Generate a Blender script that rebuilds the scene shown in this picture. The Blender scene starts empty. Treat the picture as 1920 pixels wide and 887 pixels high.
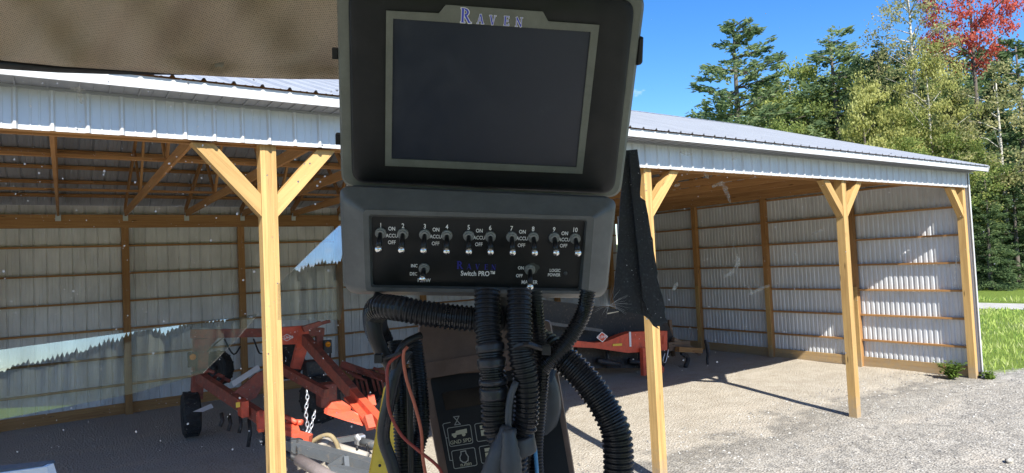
import bpy, bmesh, math, random
import numpy as np
from mathutils import Vector, Matrix, noise
random.seed(7)
rs = np.random.RandomState(5)
S = bpy.context.scene
COL = S.collection
PI = math.pi
V = Vector

# ------------------------------------------------------------------ camera
H = 2.96                                   # eye height in the tractor cab
FPX = 1224.1                               # focal length in photo pixels (1920 wide)
yaw, pitch, roll = 0.60325, 0.03855, -0.0461
FW = V((math.sin(yaw) * math.cos(pitch), math.cos(yaw) * math.cos(pitch), math.sin(pitch)))
_r0 = V((math.cos(yaw), -math.sin(yaw), 0)); _u0 = _r0.cross(FW)
RT = math.cos(roll) * _r0 + math.sin(roll) * _u0
UP = -math.sin(roll) * _r0 + math.cos(roll) * _u0
EYE = V((0, 0, H))
CAM = Matrix(((RT.x, UP.x, -FW.x, EYE.x), (RT.y, UP.y, -FW.y, EYE.y), (RT.z, UP.z, -FW.z, EYE.z), (0, 0, 0, 1)))
cd = bpy.data.cameras.new('camera'); cam = bpy.data.objects.new('camera', cd); COL.objects.link(cam)
cam.matrix_world = CAM
cd.sensor_width = 36; cd.lens = 36 * FPX / 1920; cd.clip_start = 0.02; cd.clip_end = 3000
S.camera = cam
S.view_settings.view_transform = 'Standard'; S.view_settings.look = 'None'
S.cycles.diffuse_bounces = 8; S.cycles.max_bounces = 14
S.view_settings.exposure = 1.5; S.view_settings.gamma = 1

# ------------------------------------------------------------------ light
SUN_EL = math.radians(42.7)
SUN_DIR = V((0.31, 1.0, 0)).normalized()       # where the light travels, on the ground
w = bpy.data.worlds.new('World'); S.world = w; w.use_nodes = True
nt = w.node_tree; bg = nt.nodes['Background']
sky = nt.nodes.new('ShaderNodeTexSky'); sky.sky_type = 'NISHITA'; sky.sun_disc = False
sky.sun_elevation = SUN_EL
sky.sun_rotation = math.atan2(-SUN_DIR.x, -SUN_DIR.y)
sky.air_density = 1.0; sky.dust_density = 0.2; sky.ozone_density = 3.0; sky.altitude = 300
hs = nt.nodes.new('ShaderNodeHueSaturation'); hs.inputs['Saturation'].default_value = 1.33; hs.inputs['Value'].default_value = 0.78; hs.inputs['Hue'].default_value = 0.508
nt.links.new(sky.outputs[0], hs.inputs['Color']); tc = nt.nodes.new('ShaderNodeTexCoord'); mpc = nt.nodes.new('ShaderNodeMapping'); mpc.inputs['Scale'].default_value = (1, 1, 2.6); mpc.inputs['Location'].default_value = (5.57, 9.16, 6.42)
cn_ = nt.nodes.new('ShaderNodeTexNoise'); cn_.inputs['Scale'].default_value = 3.2; cn_.inputs['Detail'].default_value = 9; cn_.inputs['Roughness'].default_value = 0.62
nt.links.new(tc.outputs['Generated'], mpc.inputs[0]); nt.links.new(mpc.outputs[0], cn_.inputs['Vector'])
cr = nt.nodes.new('ShaderNodeValToRGB'); cr.color_ramp.elements[0].position = 0.555; cr.color_ramp.elements[1].position = 0.66; nt.links.new(cn_.outputs['Fac'], cr.inputs[0])
cm = nt.nodes.new('ShaderNodeMix'); cm.data_type = 'RGBA'; nt.links.new(cr.outputs[0], cm.inputs[0]); nt.links.new(hs.outputs[0], cm.inputs[6]); cm.inputs[7].default_value = (4.6, 4.7, 4.9, 1)
nt.links.new(cm.outputs[2], bg.inputs[0]); bg.inputs[1].default_value = 0.11
sl = bpy.data.lights.new('sun', 'SUN'); sl.energy = 3.5; sl.angle = math.radians(0.5); sl.color = (1, 0.95, 0.87)
so = bpy.data.objects.new('sun', sl); COL.objects.link(so)
so.rotation_euler = (V((SUN_DIR.x * math.cos(SUN_EL), SUN_DIR.y * math.cos(SUN_EL), -math.sin(SUN_EL)))).to_track_quat('-Z', 'Y').to_euler()

# ------------------------------------------------------------------ helpers
WM = {}
def wm(o): return WM[o.name] if o is not None else Matrix()
def link(name, data, mat=None, parent=None, M=None):
    o = bpy.data.objects.new(name, data); COL.objects.link(o)
    M = M.copy() if M is not None else Matrix()
    if parent is not None: o.parent = parent
    o.matrix_basis = wm(parent).inverted() @ M
    WM[o.name] = M
    if mat is not None and data is not None and len(data.materials) == 0: data.materials.append(mat)
    return o
def tag(o, label=None, cat=None, group=None, kind=None):
    if label: o['label'] = label
    if cat: o['category'] = cat
    if group: o['group'] = group
    if kind: o['kind'] = kind
    return o
def thing(name, label, cat, M=None, group=None):
    o = link(name, None, None, None, M); o.empty_display_size = 0.1
    return tag(o, label, cat, group)
def at(x, y, z): return Matrix.Translation((x, y, z))
def mesh_of(name, vs, fs, smooth=False):
    m = bpy.data.meshes.new(name); m.from_pydata([tuple(v) for v in vs], [], fs); m.update()
    if smooth: m.polygons.foreach_set('use_smooth', [True] * len(m.polygons))
    return m
class MB:
    def __init__(s): s.v = []; s.f = []
    def add(s, vs, fs):
        n = len(s.v); s.v += [V(v) for v in vs]; s.f += [tuple(i + n for i in f) for f in fs]
    def box(s, c, d, M=None):
        c = V(c); x, y, z = (k / 2 for k in d)
        vs = [c + V((a * x, b * y, e * z)) for e in (-1, 1) for b in (-1, 1) for a in (-1, 1)]
        if M: vs = [M @ v for v in vs]
        s.add(vs, [(0, 2, 3, 1), (4, 5, 7, 6), (0, 1, 5, 4), (2, 6, 7, 3), (0, 4, 6, 2), (1, 3, 7, 5)])
    def prism(s, poly, z0, z1, M=None):
        n = len(poly)
        vs = [V((p[0], p[1], z0)) for p in poly] + [V((p[0], p[1], z1)) for p in poly]
        if M: vs = [M @ v for v in vs]
        s.add(vs, [tuple(range(n - 1, -1, -1)), tuple(range(n, 2 * n))] + [(i, (i + 1) % n, n + (i + 1) % n, n + i) for i in range(n)])
    def tube(s, pts, r, seg=8, caps=True):
        pts = [V(p) for p in pts]; rr = r if isinstance(r, (list, tuple)) else [r] * len(pts)
        fr = frames(pts); rings = []
        for p, (a, b), q in zip(pts, fr, rr):
            rings.append([p + (a * math.cos(2 * PI * k / seg) + b * math.sin(2 * PI * k / seg)) * q for k in range(seg)])
        s.loft(rings, caps)
    def loft(s, rings, caps=True):
        n = len(rings[0]); vs = [v for r in rings for v in r]; fs = []
        for i in range(len(rings) - 1):
            for k in range(n):
                k2 = (k + 1) % n
                fs.append((i * n + k, i * n + k2, (i + 1) * n + k2, (i + 1) * n + k))
        if caps: fs += [tuple(range(n - 1, -1, -1)), tuple(range((len(rings) - 1) * n, len(rings) * n))]
        s.add(vs, fs)
    def lathe(s, prof, seg=24, M=None):          # prof: (radius, axial) about local X, closed loop
        n = len(prof); vs = []; fs = []
        for k in range(seg):
            a = 2 * PI * k / seg
            vs += [V((x, r * math.cos(a), r * math.sin(a))) for r, x in prof]
        for k in range(seg):
            k2 = (k + 1) % seg
            for i in range(n):
                j = (i + 1) % n
                fs.append((k * n + i, k * n + j, k2 * n + j, k2 * n + i))
        if M: vs = [M @ v for v in vs]
        s.add(vs, fs)
    def ball(s, c, r, seg=10, rg=6, sc=(1, 1, 1)):
        c = V(c); rings = []
        for i in range(rg + 1):
            t = PI * (0.02 + 0.96 * i / rg)
            rings.append([c + V((math.sin(t) * math.cos(2 * PI * k / seg) * r * sc[0], math.sin(t) * math.sin(2 * PI * k / seg) * r * sc[1], -math.cos(t) * r * sc[2])) for k in range(seg)])
        s.loft(rings)
    def mesh(s, name, smooth=False): return mesh_of(name, s.v, s.f, smooth)
    def build(s, name, mat, parent=None, smooth=False, M=None, bevel=0, seg=2):
        """vertices are in world space unless M (their own frame) is given"""
        m = s.mesh(name, smooth)
        if M is None:
            M = wm(parent); m.transform(M.inverted())
        o = link(name, m, mat, parent, M)
        if bevel:
            b = o.modifiers.new('b', 'BEVEL'); b.width = bevel; b.segments = seg; b.limit_method = 'ANGLE'; b.angle_limit = 0.6
        return o
def frames(pts):
    out = []; n = len(pts); a = None
    for i in range(n):
        t = (pts[min(i + 1, n - 1)] - pts[max(i - 1, 0)]).normalized()
        if a is None:
            a = t.cross(V((0, 0, 1)))
            if a.length < 0.1: a = t.cross(V((1, 0, 0)))
        a = (a - t * a.dot(t)).normalized(); out.append((a, t.cross(a)))
    return out
def curve(pts, step):
    """Catmull-Rom through pts, resampled every step metres"""
    pts = [V(p) for p in pts]; P = [2 * pts[0] - pts[1]] + pts + [2 * pts[-1] - pts[-2]]; fine = []
    for i in range(1, len(P) - 2):
        for k in range(24):
            t = k / 24; a, b, c, d = P[i - 1], P[i], P[i + 1], P[i + 2]
            fine.append(0.5 * ((2 * b) + (c - a) * t + (2 * a - 5 * b + 4 * c - d) * t * t + (3 * b - a - 3 * c + d) * t ** 3))
    fine.append(pts[-1]); out = [fine[0]]; acc = 0
    for p, q in zip(fine, fine[1:]):
        L = (q - p).length
        while acc + L >= step and L > 0:
            k = (step - acc) / L; p = p + (q - p) * k; out.append(p); L = (q - p).length; acc = 0
        acc += L
    return out
_bx = {}
def board(name, p0, p1, wd, th, mat, parent, up=(0, 0, 1), label=None):
    """a box from p0 to p1, wd across (towards up), th thick; its own local X runs along it"""
    p0, p1 = V(p0), V(p1); x = (p1 - p0); L = x.length; x.normalize(); up = V(up)
    if abs(x.dot(up)) > 0.98 * up.length: up = V((0, 1, 0)) if abs(x.y) < 0.9 else V((1, 0, 0))
    y = up.cross(x).normalized(); z = x.cross(y)
    key = (round(L, 4), round(wd, 4), round(th, 4), mat.name)
    if key not in _bx:
        b = MB(); b.box((0, 0, 0), (L, th, wd)); _bx[key] = b.mesh(name)
    c = (p0 + p1) / 2
    M = Matrix(((x.x, y.x, z.x, c.x), (x.y, y.y, z.y, c.y), (x.z, y.z, z.z, c.z), (0, 0, 0, 1)))
    o = link(name, _bx[key], mat, parent, M)
    if label: o['label'] = label
    return o
def Pc(px, py, d): return EYE + (FW + RT * ((px - 960) / FPX) + UP * ((443.5 - py) / FPX)) * d
def ray(px, py): return (FW * FPX + RT * (px - 960) + UP * (443.5 - py))
def onY(px, py, Y): d = ray(px, py); return EYE + d * (Y / d.y)
def onX(px, py, X): d = ray(px, py); return EYE + d * (X / d.x)
def onZ(px, py, Z=0.0): d = ray(px, py); return EYE + d * ((Z - H) / d.z)
def onPl(M, px, py, z=0.0):
    """where the sight line meets the plane z of the frame M, in M's coordinates"""
    Mi = M.inverted(); o = Mi @ EYE; d = Mi.to_3x3() @ ray(px, py); k = (z - o.z) / d.z; q = o + d * k; return V((q.x, q.y, z))

# ------------------------------------------------------------------ materials
MATS = {}
def mat(name, col=(0.5, 0.5, 0.5), rough=0.6, metal=0.0, spec=0.5):
    m = bpy.data.materials.new(name); m.use_nodes = True; MATS[name] = m
    b = m.node_tree.nodes['Principled BSDF']
    b.inputs['Base Color'].default_value = (*col, 1); b.inputs['Roughness'].default_value = rough
    b.inputs['Metallic'].default_value = metal; b.inputs['Specular IOR Level'].default_value = spec
    return m
def N(m, t, **kw):
    n = m.node_tree.nodes.new(t)
    for k, v in kw.items(): setattr(n, k, v)
    return n
def L(m, a, b): m.node_tree.links.new(a, b)
def bsdf(m): return m.node_tree.nodes['Principled BSDF']
def ramp(m, fac, stops):
    n = N(m, 'ShaderNodeValToRGB'); e = n.color_ramp.elements
    while len(e) < len(stops): e.new(0.5)
    for k, (p, c) in enumerate(stops): e[k].position = p; e[k].color = (*c, 1)
    L(m, fac, n.inputs[0]); return n.outputs[0]
def coord(m, kind='Object', scale=(1, 1, 1), rnd=0.0):
    tc = N(m, 'ShaderNodeTexCoord'); mp = N(m, 'ShaderNodeMapping'); mp.inputs['Scale'].default_value = scale
    L(m, tc.outputs[kind], mp.inputs[0])
    if rnd:
        oi = N(m, 'ShaderNodeObjectInfo'); mu = N(m, 'ShaderNodeVectorMath', operation='SCALE'); cx = N(m, 'ShaderNodeCombineXYZ')
        for i in range(3): L(m, oi.outputs['Random'], cx.inputs[i])
        L(m, cx.outputs[0], mu.inputs[0]); mu.inputs['Scale'].default_value = rnd; L(m, mu.outputs[0], mp.inputs['Location'])
    return mp.outputs[0]
def nz(m, co, scale, detail=4, rough=0.55):
    n = N(m, 'ShaderNodeTexNoise'); n.inputs['Scale'].default_value = scale; n.inputs['Detail'].default_value = detail; n.inputs['Roughness'].default_value = rough
    L(m, co, n.inputs['Vector']); return n.outputs['Fac']
def mix(m, fac, a, b, mode='MIX'):
    n = N(m, 'ShaderNodeMix', data_type='RGBA', blend_type=mode)
    for k, x in ((0, fac), (6, a), (7, b)):
        if hasattr(x, 'is_linked'): L(m, x, n.inputs[k])
        elif k == 0: n.inputs[0].default_value = x
        else: n.inputs[k].default_value = (*x, 1)
    return n.outputs[2]
def bump(m, h, dist=0.002, strength=0.6):
    n = N(m, 'ShaderNodeBump'); n.inputs['Distance'].default_value = dist; n.inputs['Strength'].default_value = strength
    L(m, h, n.inputs['Height']); L(m, n.outputs[0], bsdf(m).inputs['Normal'])
def wood(name, dark, light, knots=True):
    m = mat(name, light, 0.65, spec=0.3)
    co = coord(m, 'Object', (0.9, 22, 22), 9.0); g = nz(m, co, 1.6, 5, 0.6)
    co2 = coord(m, 'Object', (0.35, 2.5, 2.5), 5.0); g2 = nz(m, co2, 1.5, 3)
    c = ramp(m, g, [(0.32, dark), (0.55, light), (0.75, tuple(min(1, x * 1.1) for x in light))])
    c = mix(m, 0.35, c, ramp(m, g2, [(0.35, dark), (0.65, light)]))
    co3 = coord(m, 'Object', (1.6, 9, 9), 13.0)
    vo = N(m, 'ShaderNodeTexVoronoi'); vo.inputs['Scale'].default_value = 1.0; L(m, co3, vo.inputs['Vector'])
    k = ramp(m, vo.outputs['Distance'], [(0.05, (1, 1, 1)), (0.13, (0, 0, 0))])
    c = mix(m, k, c, tuple(x * 0.35 for x in dark))
    oi = N(m, 'ShaderNodeObjectInfo'); v = N(m, 'ShaderNodeMapRange'); v.inputs[3].default_value = 0.82; v.inputs[4].default_value = 1.12
    L(m, oi.outputs['Random'], v.inputs[0]); c2 = mix(m, 1.0, c, (1, 1, 1), 'MULTIPLY'); L(m, v.outputs[0], c2.node.inputs[7])
    L(m, c2, bsdf(m).inputs['Base Color']); bump(m, g, 0.002, 0.4)
    return m
def weathered_foot(m):
    b = bsdf(m); src = b.inputs['Base Color'].links[0].from_socket
    ge = N(m, 'ShaderNodeNewGeometry'); sx = N(m, 'ShaderNodeSeparateXYZ'); L(m, ge.outputs['Position'], sx.inputs[0])
    n1 = nz(m, ge.outputs['Position'], 9, 5, 0.7); ad = N(m, 'ShaderNodeMath', operation='MULTIPLY_ADD'); L(m, n1, ad.inputs[0]); ad.inputs[1].default_value = 0.9; L(m, sx.outputs[2], ad.inputs[2])
    c = mix(m, ramp(m, ad.outputs[0], [(0.42, (0.75,) * 3), (0.85, (0, 0, 0))]), src, (0.30, 0.245, 0.18))
    st = nz(m, coord(m, 'Object', (1.2, 30, 30), 3.0), 1.4, 4, 0.7)
    c = mix(m, ramp(m, st, [(0.60, (0, 0, 0)), (0.70, (0.45,) * 3)]), c, (0.22, 0.15, 0.08))
    L(m, c, b.inputs['Base Color'])
M_post = wood('new_pine', (0.36, 0.21, 0.075), (0.53, 0.345, 0.135))
weathered_foot(M_post)
M_wood = wood('framing_pine', (0.27, 0.13, 0.05), (0.43, 0.235, 0.09))
M_old = wood('weathered_wood', (0.09, 0.06, 0.04), (0.22, 0.15, 0.1))
def metal_sheet(name, col, rough, met, spots=0.06):
    m = mat(name, col, rough, met)
    co = coord(m, 'Object', (1, 1, 0.35), 7.0); g = nz(m, co, 3.5, 5)
    c = ramp(m, g, [(0.3, tuple(x * (1 - 2 * spots) for x in col)), (0.7, tuple(min(1, x * (1 + spots)) for x in col))])
    L(m, c, bsdf(m).inputs['Base Color']); bump(m, nz(m, coord(m, 'Object', (1, 1, 0.3), 3.0), 2.0, 2), 0.004, 0.35)
    return m
M_side = metal_sheet('grey_sheet_steel', (0.60, 0.61, 0.62), 0.42, 0.2)
M_end = metal_sheet('bare_sheet_steel', (0.63, 0.655, 0.69), 0.42, 0.1)
M_inner = metal_sheet('primed_sheet_steel', (0.69, 0.70, 0.70), 0.45, 0.1, 0.1)
M_roof = metal_sheet('pale_roof_steel', (0.38, 0.395, 0.42), 0.38, 0.2)
M_white = metal_sheet('white_trim', (0.54, 0.555, 0.57), 0.45, 0.0, 0.07)
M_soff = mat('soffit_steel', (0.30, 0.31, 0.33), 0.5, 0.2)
M_galv = mat('galvanised', (0.55, 0.57, 0.6), 0.35, 0.7)
def paint(name, col, rough=0.4, dirt=0.35):
    m = mat(name, col, rough)
    co = coord(m, 'Object', (1, 1, 1), 4.0); g = nz(m, co, 7, 6, 0.7)
    c = ramp(m, g, [(0.35, tuple(x * (1 - dirt) + 0.05 * dirt for x in col)), (0.6, col)])
    c = mix(m, ramp(m, nz(m, co, 19, 5, 0.75), [(0.56, (0, 0, 0)), (0.7, (dirt * 1.6,) * 3)]), c, (0.22, 0.17, 0.12))
    L(m, c, bsdf(m).inputs['Base Color'])
    L(m, ramp(m, g, [(0.3, (0.7,) * 3), (0.6, (rough,) * 3)]), bsdf(m).inputs['Roughness'])
    return m
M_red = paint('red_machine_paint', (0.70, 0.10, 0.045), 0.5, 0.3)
M_redd = paint('shaded_red_paint', (0.33, 0.075, 0.045), 0.55, 0.55)  # dull copy of the machine red, barn shade put into its colour
M_black = paint('black_machine_paint', (0.02, 0.02, 0.022), 0.5)
M_steel = paint('grey_machine_paint', (0.10, 0.11, 0.12), 0.4)
M_rod = mat('bright_rod', (0.6, 0.6, 0.6), 0.25, 0.9)
M_tyre = paint('tyre_rubber', (0.022, 0.022, 0.023), 0.8, 0.2)
M_yel = paint('yellow_paint', (0.80, 0.55, 0.06), 0.4, 0.1)
M_wht = mat('white_plate', (0.78, 0.79, 0.80), 0.45)
M_amber = mat('amber_lens', (0.85, 0.30, 0.02), 0.25)
M_print = mat('white_print', (0.85, 0.85, 0.83), 0.6)
M_blue = mat('blue_print', (0.045, 0.07, 0.52), 0.5)
def plastic(name, col, rough=0.5, bsc=900, bd=0.0002):
    m = mat(name, col, rough, spec=0.4)
    co = coord(m, 'Object'); bump(m, nz(m, co, bsc, 2), bd, 0.5)
    g = nz(m, co, 35, 5, 0.7)
    L(m, ramp(m, g, [(0.42, col), (0.62, tuple(x * 1.2 + 0.0015 for x in col)), (0.8, tuple(x * 1.4 + 0.009 for x in col))]), bsdf(m).inputs['Base Color'])
    L(m, ramp(m, nz(m, co, 14, 4), [(0.35, (rough - 0.1,) * 3), (0.65, (rough + 0.12,) * 3)]), bsdf(m).inputs['Roughness'])
    return m
M_pblack = plastic('black_moulded_plastic', (0.006, 0.0065, 0.007), 0.5)
M_pgrey = plastic('grey_moulded_plastic', (0.135, 0.142, 0.118), 0.5)
M_pbox = plastic('dark_grey_housing', (0.085, 0.092, 0.092), 0.45)
M_panel = plastic('black_panel_film', (0.006, 0.0075, 0.008), 0.45, 1500, 0.00005)
M_brown = plastic('brown_console_plastic', (0.16, 0.105, 0.078), 0.55)
M_loom = plastic('loom_plastic', (0.009, 0.010, 0.0125), 0.3, 300, 0.0001)
M_tape = plastic('black_tape', (0.02, 0.022, 0.028), 0.3, 120, 0.001)
M_cable = plastic('cable_sheath', (0.012, 0.012, 0.013), 0.4)
M_conn = plastic('grey_connector', (0.045, 0.05, 0.058), 0.45)
M_chrome = mat('chrome', (0.85, 0.85, 0.83), 0.12, 1.0)
M_lever = mat('worn_lever', (0.03, 0.03, 0.032), 0.3, 0.6)
M_nut = mat('dull_nut', (0.24, 0.25, 0.24), 0.5, 0.3)
M_wirer = mat('red_wire', (0.28, 0.04, 0.025), 0.45)
M_wireo = mat('orange_wire', (0.42, 0.11, 0.06), 0.45)
M_wireb = mat('blue_wire', (0.06, 0.25, 0.5), 0.4)
M_icon = mat('cream_print', (0.5, 0.48, 0.34), 0.6)
M_line = mat('pale_line_print', (0.33, 0.34, 0.31), 0.6)
M_screen = mat('switched_off_screen', (0.017, 0.022, 0.034), 0.3, spec=0.5)
_c = coord(M_screen); _g = nz(M_screen, _c, 22, 6, 0.7)
L(M_screen, ramp(M_screen, _g, [(0.5, (0.011, 0.017, 0.030)), (0.66, (0.014, 0.020, 0.034)), (0.8, (0.032, 0.038, 0.052))]), bsdf(M_screen).inputs['Base Color'])
L(M_screen, ramp(M_screen, _g, [(0.4, (0.3,) * 3), (0.7, (0.42,) * 3)]), bsdf(M_screen).inputs['Roughness'])

# ------------------------------------------------------------------ ground
A0, C0 = 1.548, 6.151                      # first post in view: along the barn front (X), into the barn (Y)
BAY = 4.877
AE = A0 + 3 * BAY                          # end wall
AW = A0 - 2 * BAY                          # other end, outside the picture
DEP = 10.745                               # barn depth
CB = C0 + DEP
def gmat():
    m = mat('yard_ground', rough=0.95, spec=0.15)
    co = coord(m, 'Object'); sx = N(m, 'ShaderNodeSeparateXYZ'); L(m, co, sx.inputs[0])
    big = nz(m, co, 0.35, 5, 0.6); mid = nz(m, co, 2.2, 6, 0.65); fine = nz(m, co, 26, 5, 0.75)
    vo = N(m, 'ShaderNodeTexVoronoi'); vo.inputs['Scale'].default_value = 30; L(m, co, vo.inputs['Vector'])
    vo2 = N(m, 'ShaderNodeTexVoronoi'); vo2.inputs['Scale'].default_value = 11; L(m, co, vo2.inputs['Vector'])
    tan = ramp(m, fine, [(0.30, (0.29, 0.25, 0.19)), (0.5, (0.46, 0.415, 0.345)), (0.72, (0.57, 0.525, 0.455))])
    tan = mix(m, ramp(m, mid, [(0.38, (0.35,) * 3), (0.62, (0, 0, 0))]), tan, (0.25, 0.205, 0.155))
    grey = ramp(m, vo.outputs['Color'], [(0.1, (0.27, 0.247, 0.212)), (0.5, (0.40, 0.370, 0.322)), (0.9, (0.54, 0.508, 0.45))])
    grey = mix(m, ramp(m, vo2.outputs['Color'], [(0.55, (0, 0, 0)), (0.8, (0.5,) * 3)]), grey, (0.14, 0.135, 0.13))
    grey = mix(m, ramp(m, mid, [(0.42, (0.38,) * 3), (0.60, (0, 0, 0))]), grey, (0.22, 0.205, 0.18))
    fl = nz(m, coord(m, 'Object', (1.0, 3.2, 1)), 9, 5, 0.75)
    tan = mix(m, ramp(m, fl, [(0.62, (0, 0, 0)), (0.70, (0.55,) * 3)]), tan, (0.20, 0.165, 0.125))
    fw = nz(m, coord(m, 'Object', (1.4, 2.2, 1)), 13, 4, 0.7)
    tan = mix(m, ramp(m, fw, [(0.60, (0, 0, 0)), (0.68, (0.6,) * 3)]), tan, (0.66, 0.62, 0.55))
    grey = mix(m, ramp(m, fl, [(0.60, (0, 0, 0)), (0.70, (0.5,) * 3)]), grey, (0.17, 0.16, 0.15))
    grass = ramp(m, fine, [(0.3, (0.06, 0.095, 0.016)), (0.55, (0.15, 0.21, 0.035)), (0.8, (0.26, 0.30, 0.07))])
    def math_(op, a, b):
        n = N(m, 'ShaderNodeMath', operation=op)
        for i, x in enumerate((a, b)):
            if hasattr(x, 'is_linked'): L(m, x, n.inputs[i])
            else: n.inputs[i].default_value = x
        return n.outputs[0]
    # gravel in front of the barn, packed tan dirt under it
    d = math_('SUBTRACT', sx.outputs[1], 6.75)
    d = math_('ADD', d, math_('MULTIPLY', math_('SUBTRACT', mid, 0.5), 2.6))
    d = math_('ADD', d, math_('MULTIPLY', math_('SUBTRACT', big, 0.5), 2.4))
    f = ramp(m, math_('ADD', math_('MULTIPLY', d, 0.55), 0.5), [(0.05, (0, 0, 0)), (0.9, (1, 1, 1))])
    c = mix(m, f, grey, tan)
    # a dark damp seam where the two meet
    seam = ramp(m, math_('ABSOLUTE', math_('ADD', d, 0.25), 0.0), [(0.06, (0.62,) * 3), (0.5, (0, 0, 0))])
    c = mix(m, math_('MULTIPLY', seam, ramp(m, fine, [(0.4, (0.4,) * 3), (0.62, (1, 1, 1))])), c, (0.10, 0.098, 0.095))
    # greyer tone past the eave's shadow line, its colour raised to brighten the shade
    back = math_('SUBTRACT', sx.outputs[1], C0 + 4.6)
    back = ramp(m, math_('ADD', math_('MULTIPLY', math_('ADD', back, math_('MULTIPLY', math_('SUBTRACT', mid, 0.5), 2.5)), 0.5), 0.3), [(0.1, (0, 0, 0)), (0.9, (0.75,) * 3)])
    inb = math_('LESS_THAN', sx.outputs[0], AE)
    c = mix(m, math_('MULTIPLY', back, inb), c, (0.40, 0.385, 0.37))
    # grass beyond the end wall
    e = math_('ADD', math_('SUBTRACT', sx.outputs[1], 6.15), math_('MULTIPLY', math_('SUBTRACT', sx.outputs[0], 16.9), 0.33))
    e = math_('MINIMUM', e, math_('SUBTRACT', sx.outputs[0], 16.75))
    e = math_('ADD', e, math_('MULTIPLY', math_('SUBTRACT', mid, 0.5), 0.7))
    far = math_('MAXIMUM', math_('SUBTRACT', math_('ABSOLUTE', sx.outputs[1], 0), 45.0), math_('SUBTRACT', math_('ABSOLUTE', sx.outputs[0], 0), 45.0))
    behind = math_('SUBTRACT', -9.0, sx.outputs[1])
    e = math_('MAXIMUM', math_('MAXIMUM', e, far), behind)
    g = ramp(m, math_('ADD', math_('MULTIPLY', e, 1.6), 0.5), [(0.2, (0, 0, 0)), (0.8, (1, 1, 1))])
    c = mix(m, g, c, grass)
    dry = ramp(m, nz(m, coord(m, 'Object', (0.5, 1.6, 1)), 1.1, 5, 0.6), [(0.52, (0, 0, 0)), (0.72, (0.55,) * 3)])
    c = mix(m, math_('MULTIPLY', dry, math_('SUBTRACT', 1.0, g)), c, (0.52, 0.46, 0.38))
    L(m, c, bsdf(m).inputs['Base Color'])
    hh = math_('ADD', math_('MULTIPLY', fine, 0.6), math_('MULTIPLY', vo.outputs['Distance'], 0.8))
    bump(m, hh, 0.03, 0.9)
    return m
M_ground = gmat()
def ground():
    fx = np.concatenate([np.array([-900, -400, -200, -100, -50, -25]), np.arange(-12, 22, 0.3), np.array([24, 27, 30, 34, 38, 44, 52, 62, 80, 120, 200, 400, 900])])
    fy = np.concatenate([np.array([-900, -400, -200, -100, -50, -25, -12, -6, -3]), np.arange(0, 18, 0.3), np.array([19, 21, 24, 28, 34, 42, 52, 64, 80, 120, 200, 400, 900])])
    vs = []
    for y in fy:
        for x in fx:
            z = 0.0
            if -12 < x < 22 and -1 < y < 18:
                z = 0.022 * noise.noise(V((x * 0.8, y * 0.8, 0))) + 0.012 * noise.noise(V((x * 2.3, y * 2.3, 3)))
            vs.append((x, y, z - 0.01))
    nx = len(fx); fs = [(j * nx + i, j * nx + i + 1, (j + 1) * nx + i + 1, (j + 1) * nx + i) for j in range(len(fy) - 1) for i in range(nx - 1)]
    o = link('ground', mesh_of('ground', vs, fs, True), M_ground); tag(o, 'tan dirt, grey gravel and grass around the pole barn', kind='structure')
ground()
M_road = mat('pale_road_surface', (0.42, 0.40, 0.37), 0.9)
_c = coord(M_road); L(M_road, ramp(M_road, nz(M_road, _c, 2.0, 6, 0.7), [(0.3, (0.30, 0.285, 0.26)), (0.7, (0.48, 0.46, 0.43))]), bsdf(M_road).inputs['Base Color'])
def road():
    vs = []; fs = []
    for k in range(61):
        y = -90 + 3 * k; x = 32.6 + 0.0009 * (y - 10) ** 2 + 0.25 * noise.noise(V((0, y * 0.2, 0)))
        vs += [(x, y, 0.012), (x + 3.0 + 0.2 * noise.noise(V((4, y * 0.2, 0))), y, 0.012)]
    fs = [(2 * k, 2 * k + 1, 2 * k + 3, 2 * k + 2) for k in range(60)]
    tag(link('road', mesh_of('road', vs, fs), M_road), 'pale gravel road crossing behind the grass', kind='structure')
road()
M_hill = mat('wooded_hill', (0.045, 0.06, 0.03), 0.9)
_c = coord(M_hill); L(M_hill, ramp(M_hill, nz(M_hill, _c, 0.12, 6, 0.7), [(0.35, (0.015, 0.025, 0.01)), (0.55, (0.035, 0.05, 0.018)), (0.7, (0.07, 0.068, 0.025))]), bsdf(M_hill).inputs['Base Color'])
def hills():
    n = 2600; rad = 420; vs = []; fs = []
    for k in range(n):
        a = 2 * PI * k / n; d = V((math.cos(a), math.sin(a), 0))
        side = 0.5 - 0.5 * math.sin(a)                       # highest behind the tractor
        hgt = 8 + 46 * side * (0.7 + 0.55 * noise.noise(V((math.cos(a) * 2.4, math.sin(a) * 2.4, 0)))) + 4 * noise.noise(V((math.cos(a) * 16, math.sin(a) * 16, 5)))
        be = (90 - math.degrees(a)) % 360
        ridge = rad * math.tan(math.radians(np.interp(be, [195, 214, 229, 234.4, 237, 245, 252.6, 262, 285], [8.5, 9.5, 8.4, 6.8, 6.5, 4.9, 2.4, 2.0, 2.2]))) + 4.5 * noise.noise(V((be * 0.55, 0, 7))) + 2 * noise.noise(V((be * 1.9, 0, 3)))
        kk = max(0.0, min(1.0, (be - 185) / 12, (300 - be) / 20)); hgt = hgt * (1 - kk) + ridge * kk
        hgt = max(3, hgt); tip = (k % 2) * random.uniform(0.8, 4.2) * (0.3 + 0.7 * side)
        vs += [d * (rad - 90), d * (rad - 45) + V((0, 0, hgt * 0.5)), d * (rad - 3) + V((0, 0, hgt - 3)), d * rad + V((0, 0, hgt + tip)), d * (rad + 60) + V((0, 0, -2))]
    for k in range(n):
        k2 = (k + 1) % n
        for i in range(4): fs.append((k * 5 + i, k * 5 + i + 1, k2 * 5 + i + 1, k2 * 5 + i))
    tag(link('hills', mesh_of('hills', vs, fs), M_hill, None, at(0, 0, -1)), 'wooded hills round the farm', kind='structure')
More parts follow.
